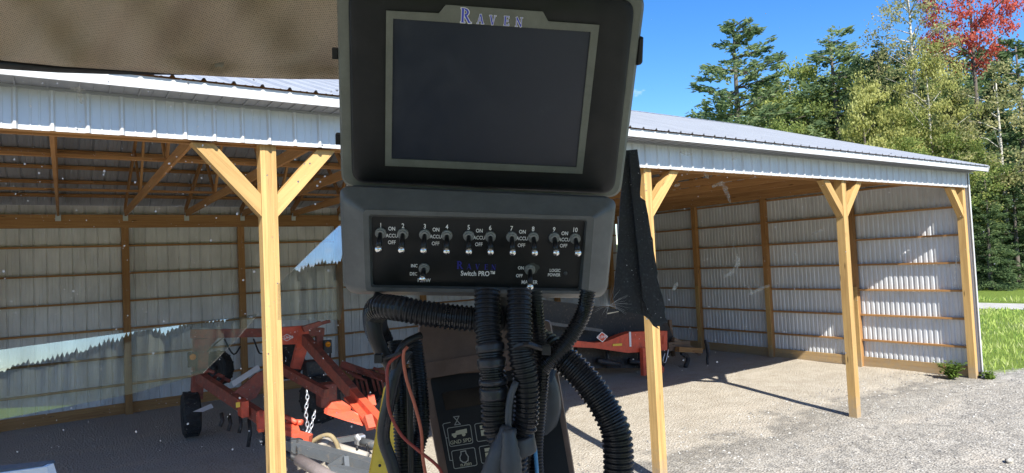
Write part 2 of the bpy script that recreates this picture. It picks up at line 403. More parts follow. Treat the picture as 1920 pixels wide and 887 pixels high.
hills()

# ------------------------------------------------------------------ pole barn
barn = thing('pole_barn', 'open-fronted pole barn with yellow wooden posts and grey sheet metal walls', 'barn', at(A0, C0, 0))
ZS = 4.115                                  # bottom of the front siding
RISE = 0.347
CS = C0 - 0.12                             # siding plane of the front
CF = C0 - 0.41                             # fascia
RIDGE_C = C0 + DEP / 2; EAVE_Z = 4.545
RIDGE_Z = EAVE_Z + (RIDGE_C - CF) * RISE
def roof_z(c): return EAVE_Z + (RIDGE_C - CF - abs(c - RIDGE_C)) * RISE if c <= CB + 0.4 else EAVE_Z
PW = 0.9144
def rib_profile(width=PW):
    pts = []; n = int(round(width / 0.2286))
    for k in range(n):
        x = k * 0.2286
        pts += [(x, 0), (x + 0.055, 0), (x + 0.06, 0.004), (x + 0.068, 0.004), (x + 0.073, 0), (x + 0.112, 0), (x + 0.117, 0.004), (x + 0.125, 0.004), (x + 0.13, 0), (x + 0.178, 0), (x + 0.192, 0.022), (x + 0.207, 0.022), (x + 0.221, 0)]
    pts.append((width, 0)); return pts
PROF = rib_profile()
EPROF = []
for _k in range(8):
    _x = _k * 0.1143; EPROF += [(_x, 0), (_x + 0.052, 0), (_x + 0.066, 0.017), (_x + 0.098, 0.017), (_x + 0.112, 0)]
EPROF.append((PW, 0))
def panel_mesh(name, top0, top1=None, bottom=0.0, prof=None):
    """sheet with ribs: local X across, Z along the ribs, Y outward; the top runs from top0 to top1"""
    prof = prof or PROF; top1 = top0 if top1 is None else top1; vs = []; n = len(prof)
    for x, y in prof: vs.append((x, y, bottom))
    for x, y in prof:
        vs.append((x, y, top0 + (top1 - top0) * x / PW))
    return mesh_of(name, vs, [(i, i + 1, n + i + 1, n + i) for i in range(n - 1)])
def frame_m(o, x, y, z):
    return Matrix(((x[0], y[0], z[0], o[0]), (x[1], y[1], z[1], o[1]), (x[2], y[2], z[2], o[2]), (0, 0, 0, 1)))
NP = 27; XL = AE + 0.03 - NP * PW
fm = panel_mesh('siding_panel', 4.44, None, ZS); bm_ = panel_mesh('siding_panel', 4.62, None, 0.06)
rl = math.hypot(RIDGE_C - CF + 0.04, (RIDGE_C - CF + 0.04) * RISE); rm = panel_mesh('roof_panel', rl)
for k in range(NP):
    x = XL + k * PW
    link('siding_panel', fm, M_side, barn, frame_m((x, CS, 0), (1, 0, 0), (0, -1, 0), (0, 0, 1)))
    link('siding_panel', bm_, M_inner, barn, frame_m((x, CB + 0.12, 0), (1, 0, 0), (0, 1, 0), (0, 0, 1)))
    cs = 1 / math.hypot(1, RISE); sn = RISE * cs
    xr = x + 0.33
    link('roof_panel', rm, M_roof, barn, frame_m((xr, CF - 0.04, EAVE_Z + 0.012 - 0.04 * RISE), (1, 0, 0), (0, -sn, cs), (0, cs, sn)))
    link('roof_panel', rm, M_roof, barn, frame_m((xr, CB + 0.41, EAVE_Z + 0.012 - 0.04 * RISE), (1, 0, 0), (0, sn, cs), (0, -cs, sn)))
cap = MB(); cap.prism([(RIDGE_C - 0.16, RIDGE_Z - 0.02), (RIDGE_C, RIDGE_Z + 0.05), (RIDGE_C + 0.16, RIDGE_Z - 0.02), (RIDGE_C, RIDGE_Z + 0.04)], 0, 1)
rc = MB(); vs = [(XL + 0.33, RIDGE_C - 0.16, RIDGE_Z - 0.015), (XL + 0.33, RIDGE_C, RIDGE_Z + 0.045), (XL + 0.33, RIDGE_C + 0.16, RIDGE_Z - 0.015)]
rc.add(vs + [(AE + 0.36, v[1], v[2]) for v in vs], [(0, 1, 4, 3), (1, 2, 5, 4)]); rc.build('ridge_cap', M_roof, barn)
NE = 12
for side, x0 in ((1, AE + 0.1),):
    for k in range(NE):
        y = C0 - 0.1 + k * PW
        t0 = roof_z(y) - 0.06; t1 = roof_z(min(y + PW, CB + 0.3)) - 0.06
        if y < RIDGE_C < y + PW: t0, t1 = min(t0, t1), min(t0, t1)
        link('siding_panel', panel_mesh('siding_panel', t0, t1, 0.06, EPROF), M_end, barn, frame_m((x0, y, 0), (0, 1, 0), (side, 0, 0), (0, 0, 1)))
# soffit, fascia, trims
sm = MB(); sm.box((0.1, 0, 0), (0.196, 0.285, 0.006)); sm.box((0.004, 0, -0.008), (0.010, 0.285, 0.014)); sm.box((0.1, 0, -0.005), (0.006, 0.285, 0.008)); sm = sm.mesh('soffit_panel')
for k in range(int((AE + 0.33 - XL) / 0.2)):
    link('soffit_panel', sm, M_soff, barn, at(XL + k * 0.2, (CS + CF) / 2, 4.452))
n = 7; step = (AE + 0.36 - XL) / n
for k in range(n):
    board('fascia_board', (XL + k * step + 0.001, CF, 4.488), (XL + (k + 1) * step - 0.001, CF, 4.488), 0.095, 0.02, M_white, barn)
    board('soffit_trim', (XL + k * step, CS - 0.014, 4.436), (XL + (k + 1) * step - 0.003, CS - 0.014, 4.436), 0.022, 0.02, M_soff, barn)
for c0_, c1_ in ((CF - 0.03, RIDGE_C), (CB + 0.4, RIDGE_C)):
    board('rake_board', (AE + 0.36, c0_, EAVE_Z - 0.06), (AE + 0.36, c1_, RIDGE_Z - 0.06), 0.13, 0.022, M_white, barn)
ct = MB(); ct.prism([(AE + 0.075, C0 - 0.145), (AE + 0.132, C0 - 0.145), (AE + 0.132, C0 - 0.02), (AE + 0.128, C0 - 0.02), (AE + 0.128, C0 - 0.141), (AE + 0.075, C0 - 0.141)], 0.02, 4.43)
ct.build('corner_trim', M_side, barn)
ct = MB(); ct.box((AE + 0.11, C0 - 0.02, 0.06), (0.06, 0.16, 0.12)); ct.build('footing_block', M_black, barn)
# posts: three plies each, two knee braces each
def post(x, y, h, label=None, mat_=None):
    p = link('post', None, None, barn, at(x, y, 0))
    if label: p['label'] = label
    for i, dx in enumerate((-0.0467, 0, 0.0467)):
        board('ply', (x + dx, y + 0.0012 * (i - 1), -0.1), (x + dx, y + 0.0012 * (i - 1), h), 0.0455, 0.14, mat_ or M_post, p, up=(1, 0, 0))
    return p
for k in range(-2, 4):
    x = A0 + k * BAY
    post(x, C0, 4.3)
    for s in (-1, 1):
        if (k == 3 and s == 1) or (k == -2 and s == -1): continue
        for dy in (-0.046, 0.046):
            pass
        # brace sawn at both ends: vertical against the post, level under the header
        b = MB(); e = 0.072
        pl = [(s * e, 3.47), (s * e, 3.67), (s * 0.45, 4.105), (s * 0.61, 4.105)]
        pl[3] = (s * 0.63, 4.105)
        if s < 0: pl = pl[::-1]
        b.prism(pl, -0.062, 0.062)
        b.v = [V((x + v.x, C0 + v.z, v.y)) for v in b.v]
        # own frame along the brace so that the grain follows it
        o3 = V((x + s * 0.33, C0, 3.8)); xa = V((s, 0, 1)).normalized(); ya = V((0, 1, 0)); za = xa.cross(ya)
        Mb = frame_m(o3, xa, ya, za); me = b.mesh('knee_brace'); me.transform(Mb.inverted())
        link('knee_brace', me, M_post, barn, Mb)
# headers of the front
for k in range(-2, 3):
    x0, x1 = A0 + k * BAY, A0 + (k + 1) * BAY
    board('header_board', (x0 + 0.002, C0 - 0.093, 4.275), (x1 - 0.002, C0 - 0.093, 4.275), 0.286, 0.038, M_wood, barn)
    board('header_board', (x0 + 0.002, C0 + 0.093, 4.26), (x1 - 0.002, C0 + 0.093, 4.26), 0.286, 0.038, M_wood, barn)
    board('header_board', (x0 + 0.075, C0, 4.155), (x1 - 0.075, C0, 4.155), 0.045, 0.14, M_wood, barn)
# back wall posts, beam, girts
bx = [A0 - 0.40 + 2.438 * k for k in range(-4, 7)]
for x in bx: board('wall_post', (x, CB, -0.1), (x, CB, 4.12), 0.14, 0.14, M_wood, barn, up=(1, 0, 0))
for a, b in zip([AW] + bx[1::2], bx[1::2] + [AE - 0.07]):
    if b - a > 0.3: board('beam', (a + 0.002, CB - 0.092, 4.255), (b - 0.002, CB - 0.092, 4.255), 0.29, 0.04, M_wood, barn)
gx = [AW] + bx + [AE]
GZ = [0.64 + 0.615 * k for k in range(6)]
for a, b in zip(gx, gx[1:]):
    if b - a < 0.3: continue
    for z in GZ: board('girt', (a + 0.07, CB + 0.055, z), (b - 0.07, CB + 0.055, z), 0.038, 0.135, M_wood, barn, up=(0, 0, 1))
    board('skirt_board', (a + 0.01, CB + 0.09, 0.11), (b - 0.01, CB + 0.09, 0.11), 0.235, 0.038, M_wood, barn)
# end walls
ey = [C0 + 2.438 * k for k in range(5)] + [CB]
for xw, s in ((AE, 1),):
    for y in ey[1:-1]:
        p = board('wall_post', (xw, y, -0.1), (xw, y, roof_z(y) - 0.3), 0.14, 0.14, M_wood, barn, up=(1, 0, 0))
        board('post_sleeve', (xw - s * 0.085, y - 0.02, -0.05), (xw - s * 0.085, y - 0.02, 1.95), 0.03, 0.13, M_post, barn, up=(1, 0, 0))
    for a, b in zip(ey, ey[1:]):
        if b - a < 0.3: continue
        for z in GZ: board('girt', (xw + s * 0.055, a + 0.072, z), (xw + s * 0.055, b - 0.072, z), 0.042, 0.08, M_wood, barn)
        board('skirt_board', (xw + s * 0.055, a + 0.072, 0.11), (xw + s * 0.055, b - 0.072, 0.11), 0.235, 0.038, M_post, barn)
        board('girt', (xw + s * 0.055, a + 0.072, 4.33), (xw + s * 0.055, b - 0.072, 4.33), 0.042, 0.08, M_wood, barn)
# trusses
TZ = 4.435
tx = [A0 - 1.62 + 1.228 * k for k in range(-6, 15)]
hang = MB(); hang.box((0, -0.02, -0.03), (0.10, 0.012, 0.14)); hang.box((-0.028, -0.04, 0.04), (0.008, 0.08, 0.09)); hang.box((0.028, -0.04, 0.04), (0.008, 0.08, 0.09)); hang = hang.mesh('hanger')
for x in tx:
    if not AW + 0.1 < x < AE - 0.1: continue
    t = link('truss', None, None, barn, at(x, RIDGE_C, TZ))
    up = (0, 0, 1); f0, f1 = C0 - 0.09, CB + 0.05; rz = RIDGE_Z - 0.17
    board('bottom_chord', (x, f0, TZ), (x, f1, TZ), 0.14, 0.038, M_wood, t)
    for c in (f0, f1): board('top_chord', (x, c, roof_z(c) - 0.16), (x, RIDGE_C, rz), 0.14, 0.037, M_wood, t)
    wz = TZ + 0.05
    for s in (-1, 1):
        q = RIDGE_C + s * 1.8
        board('web', (x, q, wz), (x, RIDGE_C + s * 2.7, roof_z(RIDGE_C + s * 2.7) - 0.22), 0.09, 0.035, M_wood, t, up=(0, 1, 0.2))
        board('web', (x, q, wz), (x, RIDGE_C + s * 0.1, rz - 0.1), 0.09, 0.035, M_wood, t, up=(0, 1, 0.2))
    link('hanger', hang, M_galv, barn, at(x, CB - 0.12, 4.36))
# purlins on both slopes, in bay-and-a-half lengths
px_ = [AW - 0.1, A0 - 1.0, A0 + 5.2, A0 + 10.3, AE + 0.3]
for s in (-1, 1):
    for i in range(10):
        d = 0.12 + 0.6 * i; c = RIDGE_C + s * (RIDGE_C - CF - d - 0.1); z = roof_z(c) - 0.055
        for a, b in zip(px_, px_[1:]):
            board('purlin', (a, c, z), (b - 0.004, c, z), 0.04, 0.088, M_wood, barn, up=(0, -s * -RISE, 1))
board('lateral_brace', (AW, RIDGE_C + 1.8, TZ + 0.09), (AE - 0.1, RIDGE_C + 1.8, TZ + 0.09), 0.038, 0.088, M_wood, barn)
board('lateral_brace', (AW, RIDGE_C - 1.8, TZ + 0.09), (AE - 0.1, RIDGE_C - 1.8, TZ + 0.09), 0.038, 0.088, M_wood, barn)

# ------------------------------------------------------------------ trees
def leafmat(name, stops, trans=0.5, gain=2.6):
    m = bpy.data.materials.new(name); m.use_nodes = True; t = m.node_tree; t.nodes.clear()
    out = t.nodes.new('ShaderNodeOutputMaterial'); df = t.nodes.new('ShaderNodeBsdfDiffuse'); tr = t.nodes.new('ShaderNodeBsdfTranslucent'); mx = t.nodes.new('ShaderNodeMixShader')
    g = t.nodes.new('ShaderNodeNewGeometry'); n1 = t.nodes.new('ShaderNodeTexNoise'); tc = t.nodes.new('ShaderNodeTexCoord')
    n1.inputs['Scale'].default_value = 0.55; n1.inputs['Detail'].default_value = 3; t.links.new(tc.outputs['Object'], n1.inputs['Vector'])
    ad = t.nodes.new('ShaderNodeMath'); ad.operation = 'MULTIPLY_ADD'; ad.inputs[1].default_value = 0.45; t.links.new(g.outputs['Random Per Island'], ad.inputs[0])
    sb = t.nodes.new('ShaderNodeMath'); sb.operation = 'MULTIPLY_ADD'; sb.inputs[1].default_value = 1.3; sb.inputs[2].default_value = -0.38; t.links.new(n1.outputs['Fac'], sb.inputs[0]); t.links.new(sb.outputs[0], ad.inputs[2])
    rp = t.nodes.new('ShaderNodeValToRGB'); e = rp.color_ramp.elements
    while len(e) < len(stops): e.new(0.5)
    for k, (p, c) in enumerate(stops): e[k].position = p; e[k].color = (*(min(0.6, x * gain) for x in c), 1)
    t.links.new(ad.outputs[0], rp.inputs[0])
    t.links.new(rp.outputs[0], df.inputs[0]); t.links.new(rp.outputs[0], tr.inputs[0]); mx.inputs[0].default_value = trans
    t.links.new(df.outputs[0], mx.inputs[1]); t.links.new(tr.outputs[0], mx.inputs[2]); t.links.new(mx.outputs[0], out.inputs[0])
    return m
K_pine = leafmat('pine_needles', [(0.1, (0.03, 0.05, 0.028)), (0.5, (0.075, 0.105, 0.05)), (0.9, (0.15, 0.175, 0.085))])
K_dark = leafmat('spruce_needles', [(0.1, (0.02, 0.034, 0.018)), (0.5, (0.045, 0.068, 0.03)), (0.9, (0.10, 0.125, 0.055))])
K_green = leafmat('green_leaves', [(0.1, (0.045, 0.065, 0.022)), (0.5, (0.10, 0.125, 0.038)), (0.9, (0.20, 0.205, 0.07))])
K_yel = leafmat('yellowing_leaves', [(0.1, (0.07, 0.085, 0.03)), (0.5, (0.165, 0.165, 0.055)), (0.9, (0.31, 0.275, 0.10))])
K_red = leafmat('red_leaves', [(0.05, (0.16, 0.13, 0.05)), (0.3, (0.34, 0.07, 0.05)), (0.6, (0.52, 0.10, 0.08)), (0.95, (0.5, 0.2, 0.1))], 0.45, 1.4)
K_grey = leafmat('thin_dull_leaves', [(0.1, (0.06, 0.07, 0.03)), (0.5, (0.13, 0.13, 0.06)), (0.9, (0.24, 0.20, 0.10))])
M_bark = mat('grey_bark', (0.12, 0.10, 0.085), 0.9)
M_birch = mat('pale_birch_bark', (0.55, 0.52, 0.46), 0.8)
_c = coord(M_birch, 'Object', (1, 1, 3)); L(M_birch, ramp(M_birch, nz(M_birch, _c, 2.5, 4, 0.7), [(0.38, (0.08, 0.07, 0.06)), (0.5, (0.5, 0.47, 0.41))]), bsdf(M_birch).inputs['Base Color'])
def quads(name, C, D, W):
    """leaf quads: centres C, half-length vectors D, half-width vectors W (n x 3)"""
    n = len(C); vs = np.empty((n, 4, 3)); vs[:, 0] = C - D; vs[:, 1] = C + W * 0.9 - D * 0.1; vs[:, 2] = C + D; vs[:, 3] = C - W * 0.9 - D * 0.1
    m = bpy.data.meshes.new(name); m.vertices.add(4 * n); m.vertices.foreach_set('co', vs.reshape(-1))
    m.loops.add(4 * n); m.loops.foreach_set('vertex_index', np.arange(4 * n)); m.polygons.add(n)
    m.polygons.foreach_set('loop_start', np.arange(n) * 4); m.polygons.foreach_set('loop_total', np.full(n, 4)); m.update(calc_edges=True)
    return m
def unit(a): return a / np.maximum(np.linalg.norm(a, axis=1, keepdims=True), 1e-6)
def conifer_mesh(h, r, seed, whorls=30, per=5, dens=9, droop=0.35, power=0.85, ragged=0.35, puff=0.5, lo=0.1, lsz=0.2):
    q = np.random.RandomState(seed); C = []; D = []; limbs = []
    for i in range(whorls):
        t = lo + (0.985 - lo) * (i + q.rand() * 0.6) / whorls
        for b in range(per):
            if q.rand() < 0.12 * ragged * 2: continue
            az = q.rand() * 2 * PI; Lb = r * ((1 - t) ** power) * (1 - ragged * q.rand()) + 0.25
            dz = -droop * (1 - t) + 0.25 * t + q.randn() * 0.08
            d = np.array([math.cos(az), math.sin(az), dz]); d /= np.linalg.norm(d)
            o = np.array([0, 0, t * h]); limbs.append((o, o + d * Lb))
            m = max(3, int(dens * Lb / r * 2.2)); s = np.sqrt(q.rand(m)) * 0.9 + 0.12
            side = np.array([-math.sin(az), math.cos(az), 0])
            base = o + np.outer(s, d) * Lb + np.outer(s ** 2, [0, 0, 0.10 * Lb])
            for k in range(4):
                off = np.outer(q.randn(m) * puff * 0.33 * (0.3 + 0.7 * (1 - s * 0.5)) * Lb * 0.8, side) + q.randn(m, 3) * [0.07, 0.07, 0.10] * puff * 2
                C.append(base + off); D.append(np.tile(d, (m, 1)) + np.sign(q.randn(m, 1)) * side * q.rand(m, 1) * 0.9 + q.randn(m, 3) * 0.35)
    C = np.concatenate(C); D = unit(np.concatenate(D)); W = unit(np.cross(D, q.randn(len(D), 3)))
    sz = lsz * (0.6 + 0.8 * q.rand(len(C), 1))
    return quads('crown', C, D * sz, W * sz * 0.42), limbs
def leafy_mesh(h, rx, seed, clumps=80, leaves=55, lo=0.3, csz=0.75, lsz=0.13, hollow=0.45, flat=1.0):
    q = np.random.RandomState(seed); C = []; tips = []
    for i in range(clumps):
        u = q.randn(3); u /= np.linalg.norm(u); rad = hollow + (1 - hollow) * q.rand() ** 0.6
        z = lo * h + (1 - lo) * h * (0.5 + 0.5 * u[2] * rad); t = (z / h - lo) / (1 - lo)
        wdt = rx * (0.55 + 0.45 * math.sin(PI * min(1, t * 0.95 + 0.1))) * (0.75 + 0.5 * q.rand())
        c = np.array([u[0] * rad * wdt, u[1] * rad * wdt, z]); tips.append(c); m = int(leaves * (0.5 + q.rand()))
        C.append(c + q.randn(m, 3) * np.array([csz, csz, csz * 0.6 * flat]) * (0.35 + 0.35 * q.rand()))
    C = np.concatenate(C); D = unit(q.randn(len(C), 3)); W = unit(np.cross(D, q.randn(len(C), 3))); sz = lsz * (0.6 + 0.9 * q.rand(len(C), 1))
    return quads('crown', C, D * sz, W * sz * 0.75), tips
def trunk_mesh(h, r, seed, limbs, lean=0.3, top=0.9):
    q = random.Random(seed); b = MB(); n = 9; sx = q.uniform(-lean, lean); sy = q.uniform(-lean, lean)
    def ax(t): return V((sx * math.sin(t * 2.2) * t, sy * math.sin(t * 2.7) * t, t * h))
    b.tube([ax(top * k / n) + V((0, 0, -0.2 if k == 0 else 0)) for k in range(n + 1)], [r * (1.15 - 1.05 * k / n) + 0.015 for k in range(n + 1)], 8)
    for o, e in limbs:
        o, e = V(o), V(e); m = (o + e) / 2 + V((q.uniform(-.2, .2), q.uniform(-.2, .2), q.uniform(0, .25)))
        rr = max(0.02, r * 0.22); b.tube([ax(o.z / h), m, e], [rr, rr * 0.6, rr * 0.22], 5)
    return b.mesh('trunk', True)
KIND = {}
def make_kind(key, gen, h, tr, lm, tm, seed, nlimb, top=0.9, lean=0.3):
    cm, tips = gen
    q = random.Random(seed)
    if isinstance(tips[0], tuple): lb = q.sample(tips, min(nlimb, len(tips)))
    else:
        lb = []
        for c in q.sample(tips, min(nlimb, len(tips))):
            c = V(c); lb.append((V((0, 0, max(0.25 * h, min(c.z - 0.35 * math.hypot(c.x, c.y) - 0.3, 0.85 * h)))), c))
    tmsh = trunk_mesh(h, tr, seed, lb, lean, top); cm.materials.append(lm); tmsh.materials.append(tm); KIND[key] = (h, cm, tmsh)
make_kind('pine', conifer_mesh(18, 6.0, 11, 32, 5, 26, -0.12, 0.62, 0.55, 0.42, 0.25, 0.15), 18, 0.28, K_pine, M_bark, 1, 70, 0.97)
make_kind('pine2', conifer_mesh(16, 5.0, 12, 28, 5, 24, 0.0, 0.6, 0.6, 0.5, 0.2, 0.15), 16, 0.25, K_pine, M_bark, 2, 55, 0.95)
make_kind('spruce', conifer_mesh(16, 3.6, 13, 40, 6, 19, 0.35, 0.85, 0.35, 0.45, 0.06, 0.13), 16, 0.22, K_dark, M_bark, 3, 30, 0.95)
make_kind('fir', conifer_mesh(12, 3.4, 14, 30, 6, 19, 0.5, 0.8, 0.4, 0.5, 0.04, 0.13), 12, 0.18, K_dark, M_bark, 4, 30, 0.95)
make_kind('green', leafy_mesh(14, 3.8, 21, 170, 150, 0.25, 0.62, 0.075), 14, 0.2, K_green, M_bark, 5, 22, 0.85)
make_kind('green2', leafy_mesh(13, 3.4, 22, 120, 130, 0.2, 0.6, 0.075), 13, 0.18, K_green, M_birch, 6, 22, 0.85)
make_kind('yellow', leafy_mesh(15, 3.6, 23, 150, 120, 0.25, 0.6, 0.075), 15, 0.2, K_yel, M_birch, 7, 24, 0.9)
make_kind('yellowsmall', leafy_mesh(10, 2.4, 24, 95, 120, 0.3, 0.5, 0.075), 10, 0.13, K_yel, M_bark, 8, 18, 0.85)
make_kind('red', leafy_mesh(18, 3.6, 25, 150, 80, 0.56, 0.55, 0.075), 18, 0.22, K_red, M_bark, 9, 26, 0.9)
make_kind('birch', leafy_mesh(20, 3.0, 26, 100, 50, 0.5, 0.6, 0.07), 20, 0.2, K_grey, M_birch, 10, 34, 0.95, 0.5)
make_kind('grey', leafy_mesh(14, 3.6, 27, 120, 80, 0.2, 0.65, 0.07), 14, 0.18, K_grey, M_birch, 11, 30, 0.9)
def tree(key, name, label, cat, px, top, Z, group, sc=1.0, rot=0.0):
    h0, cm, tmsh = KIND[key]
    d = Pc(px, 460, Z); base = V((d.x, d.y, 0)); dist = Z
    hz = 443.5 + pitch * FPX - (px - 960) * math.tan(-roll)
    h = H + (hz - top) * Z / FPX
    s = h / h0; M = at(base.x, base.y, -0.02) @ Matrix.Rotation(rot, 4, 'Z') @ Matrix.Diagonal((s * sc, s * sc, s, 1))
    o = thing(name, label, cat, M, group)
    link('trunk', tmsh, None, o, M); link('crown', cm, None, o, M)
    return o
G1 = 'trees at the edge of the wood'; G2 = 'trees deeper in the wood'
tree('pine', 'pine_tree', 'tall ragged pine standing alone against the sky above the barn roof', 'tree', 1405, 28, 50, G1, 1.25, 0.4)
tree('green2', 'leafy_tree', 'thin green tree with a pale trunk between the tall pine and the dark pine', 'tree', 1505, 88, 52, G1, 0.85, 1.0)
tree('pine2', 'pine_tree', 'dark broad pine with a pointed top, between thin green tree and yellow tree', 'tree', 1592, 48, 50, G1, 1.2, 2.0)
tree('spruce', 'spruce_tree', 'narrow dark spruce whose tip shows just before the bare-topped birch', 'tree', 1672, 66, 47, G1, 0.8, 0.0)
tree('yellowsmall', 'leafy_tree', 'small bright yellow-green tree in front of the dark pine', 'tree', 1640, 125, 42, G1, 0.55, 0.3)
tree('birch', 'birch_tree', 'tallest birch, thin grey crown and white trunk, top cut by the picture edge', 'tree', 1735, -75, 44, G1, 0.95, 0.8)
tree('yellow', 'maple_tree', 'yellow-green maple with a pale trunk below the red crown', 'tree', 1757, 50, 42.5, G1, 0.62, 0.2)
tree('red', 'maple_tree', 'maple with a bright red autumn crown', 'tree', 1850, -150, 46, G1, 0.68, 0.5)
tree('fir', 'fir_tree', 'dark fir at the edge of the frame under the red maple', 'tree', 1925, 60, 42, G1, 1.0, 0.5)
tree('grey', 'leafy_tree', 'dull brownish thin-leaved tree beside the red maple', 'tree', 1890, 110, 40.5, G1, 1.0, 1.5)
tree('fir', 'fir_tree', 'low dark fir beside the barn corner', 'tree', 1852, 325, 39, G1, 1.0, 0.5)
tree('fir', 'fir_tree', 'low fir beyond the road, second from the barn corner', 'tree', 1905, 300, 39.5, G1, 1.1, 1.9)
tree('green', 'leafy_tree', 'green bushy tree low behind the barn roof end', 'tree', 1800, 230, 41, G1, 1.0, 2.2)
tree('spruce', 'spruce_tree', 'dark spruce between the yellow maple and the fir at the frame edge', 'tree', 1812, 130, 43, G1, 1.0, 2.9)
tree('green', 'leafy_tree', 'olive green tree just behind the small yellow tree', 'tree', 1695, 170, 44, G1, 0.9, 2.0)
tree('green2', 'leafy_tree', 'low light green tree rising over the roof below the tall pine', 'tree', 1482, 205, 45, G1, 0.9, 2.0)
tree('green', 'leafy_tree', 'low light green tree over the roof below the yellow maple', 'tree', 1690, 240, 41, G1, 1.0, 4.0)
q = random.Random(3)
row = [(1330, 205, 'fir', 'behind the lowest outer branches of the tall pine'), (1368, 170, 'spruce', 'half hidden behind the tall pine trunk'), (1440, 150, 'green', 'between the tall pine and the thin green tree'), (1470, 130, 'pine2', 'just behind the thin green tree with the pale trunk'),
       (1535, 120, 'fir', 'in the gap before the dark broad pine'), (1560, 105, 'green', 'behind the near edge of the dark broad pine'), (1615, 100, 'spruce', 'behind the far edge of the dark broad pine'), (1650, 96, 'pine2', 'behind the small bright yellow-green tree'),
       (1700, 92, 'green', 'behind the olive green tree'), (1722, 70, 'fir', 'behind the pale birch trunk'), (1770, 90, 'spruce', 'behind the yellow-green maple'), (1800, 70, 'pine2', 'under the red maple crown'), (1850, 75, 'fir', 'behind the dull brownish tree'), (1895, 60, 'spruce', 'nearest the frame edge')]
WORD = {'fir': ('fir_tree', 'broad dark fir'), 'spruce': ('spruce_tree', 'narrow dark spruce'), 'green': ('leafy_tree', 'green leafy tree'), 'pine2': ('pine_tree', 'ragged pine')}
for px, tp, k, where in row:
    tree(k, WORD[k][0], WORD[k][1] + ' deeper in the wood, ' + where, 'tree', px, tp + q.uniform(-8, 8), 56 + q.uniform(-2, 5), G2, q.uniform(0.95, 1.2), q.uniform(0, 6))
for i, (px, where) in enumerate(((1842, 'right behind the barn corner trim'), (1864, 'second along the road from the barn corner'), (1884, 'midway between barn corner and frame edge'), (1903, 'second from the frame edge'), (1926, 'cut by the frame edge'))):
    tree('fir' if i % 3 else 'grey', 'young_tree', 'small young tree at the wood edge, ' + where, 'tree', px, 440 + q.uniform(-70, 40), 42 + q.uniform(-1.5, 3), 'young trees at the wood edge', q.uniform(1.2, 1.7), q.uniform(0, 6))

# grass, weeds, pebbles
def grass():
    q = np.random.RandomState(9); n = 26000
    x = 16.95 + (q.rand(n) ** 1.4) * 20; y = -4 + q.rand(n) * 22
    ok = ((y > 6.3 - (x - 16.9) * 0.33) | ((q.rand(n) < 0.10) & (y > 5.7 - (x - 16.9) * 0.33))) & (x > 16.95) & ((x < 32.3) | (x > 36.2)); x, y = x[ok], y[ok]; n = len(x)
    hgt = (0.10 + 0.12 * q.rand(n)) * (1 + 0.6 * (x > 36)); D = np.stack([q.randn(n) * 0.35, q.randn(n) * 0.35, np.ones(n)], 1); D = unit(D) * (hgt / 2)[:, None]
    W = unit(np.cross(D, q.randn(n, 3))) * (0.012 + 0.01 * (x - 17) / 10)[:, None]
    C = np.stack([x, y, hgt * 0.45], 1); m = quads('grass', C, D, W)
    tag(link('grass', m, leafmat('grass_blades', [(0.1, (0.09, 0.14, 0.03)), (0.5, (0.19, 0.27, 0.06)), (0.9, (0.34, 0.38, 0.12))])), 'bright green grass beyond the barn corner', kind='stuff')
grass()
def weed(name, label, x, y, h, n, seed):
    q = np.random.RandomState(seed); o = thing(name, label, 'plant', at(x, y, 0)); b = MB(); C = []; D = []
    for k in range(n):
        a = q.rand() * 2 * PI; tip = np.array([math.cos(a) * h * 0.8 * q.rand(), math.sin(a) * h * 0.8 * q.rand(), h * (0.45 + 0.55 * q.rand())]); b.tube([V((x, y, -0.02)), V((x + tip[0] * 0.4, y + tip[1] * 0.4, tip[2] * 0.6)), V((x, y, 0)) + V(tip)], [0.006, 0.005, 0.003], 4)
        m = 16; s = q.rand(m, 1) * 0.8 + 0.2; C.append(tip * s + q.randn(m, 3) * 0.035 + [x, y, 0]); D.append(q.randn(m, 3) * [1, 1, 0.4])
    C = np.concatenate(C); D = unit(np.concatenate(D)); W = unit(np.cross(D, q.randn(len(D), 3) * 0.3 + [0, 0, 1])); sz = 0.045 * (0.6 + 0.8 * q.rand(len(C), 1))
    b.build('stem', K_green.copy(), o)
    me = quads('foliage', C, D * sz, W * sz * 0.5); me.transform(at(-x, -y, 0)); link('foliage', me, K_weed, o, at(x, y, 0))
K_weed = leafmat('weed_leaves', [(0.1, (0.07, 0.12, 0.03)), (0.6, (0.16, 0.24, 0.05)), (0.9, (0.27, 0.34, 0.09))], 0.4, 1.0)
_p = onZ(1796, 709); weed('weed_plant', 'bushy bright green weed at the foot of the barn corner post', _p.x - 0.1, _p.y + 0.1, 0.38, 34, 1)
_p = onZ(1855, 710); weed('weed_plant', 'small low weed in the gravel outside the barn corner', _p.x, _p.y, 0.14, 12, 2)
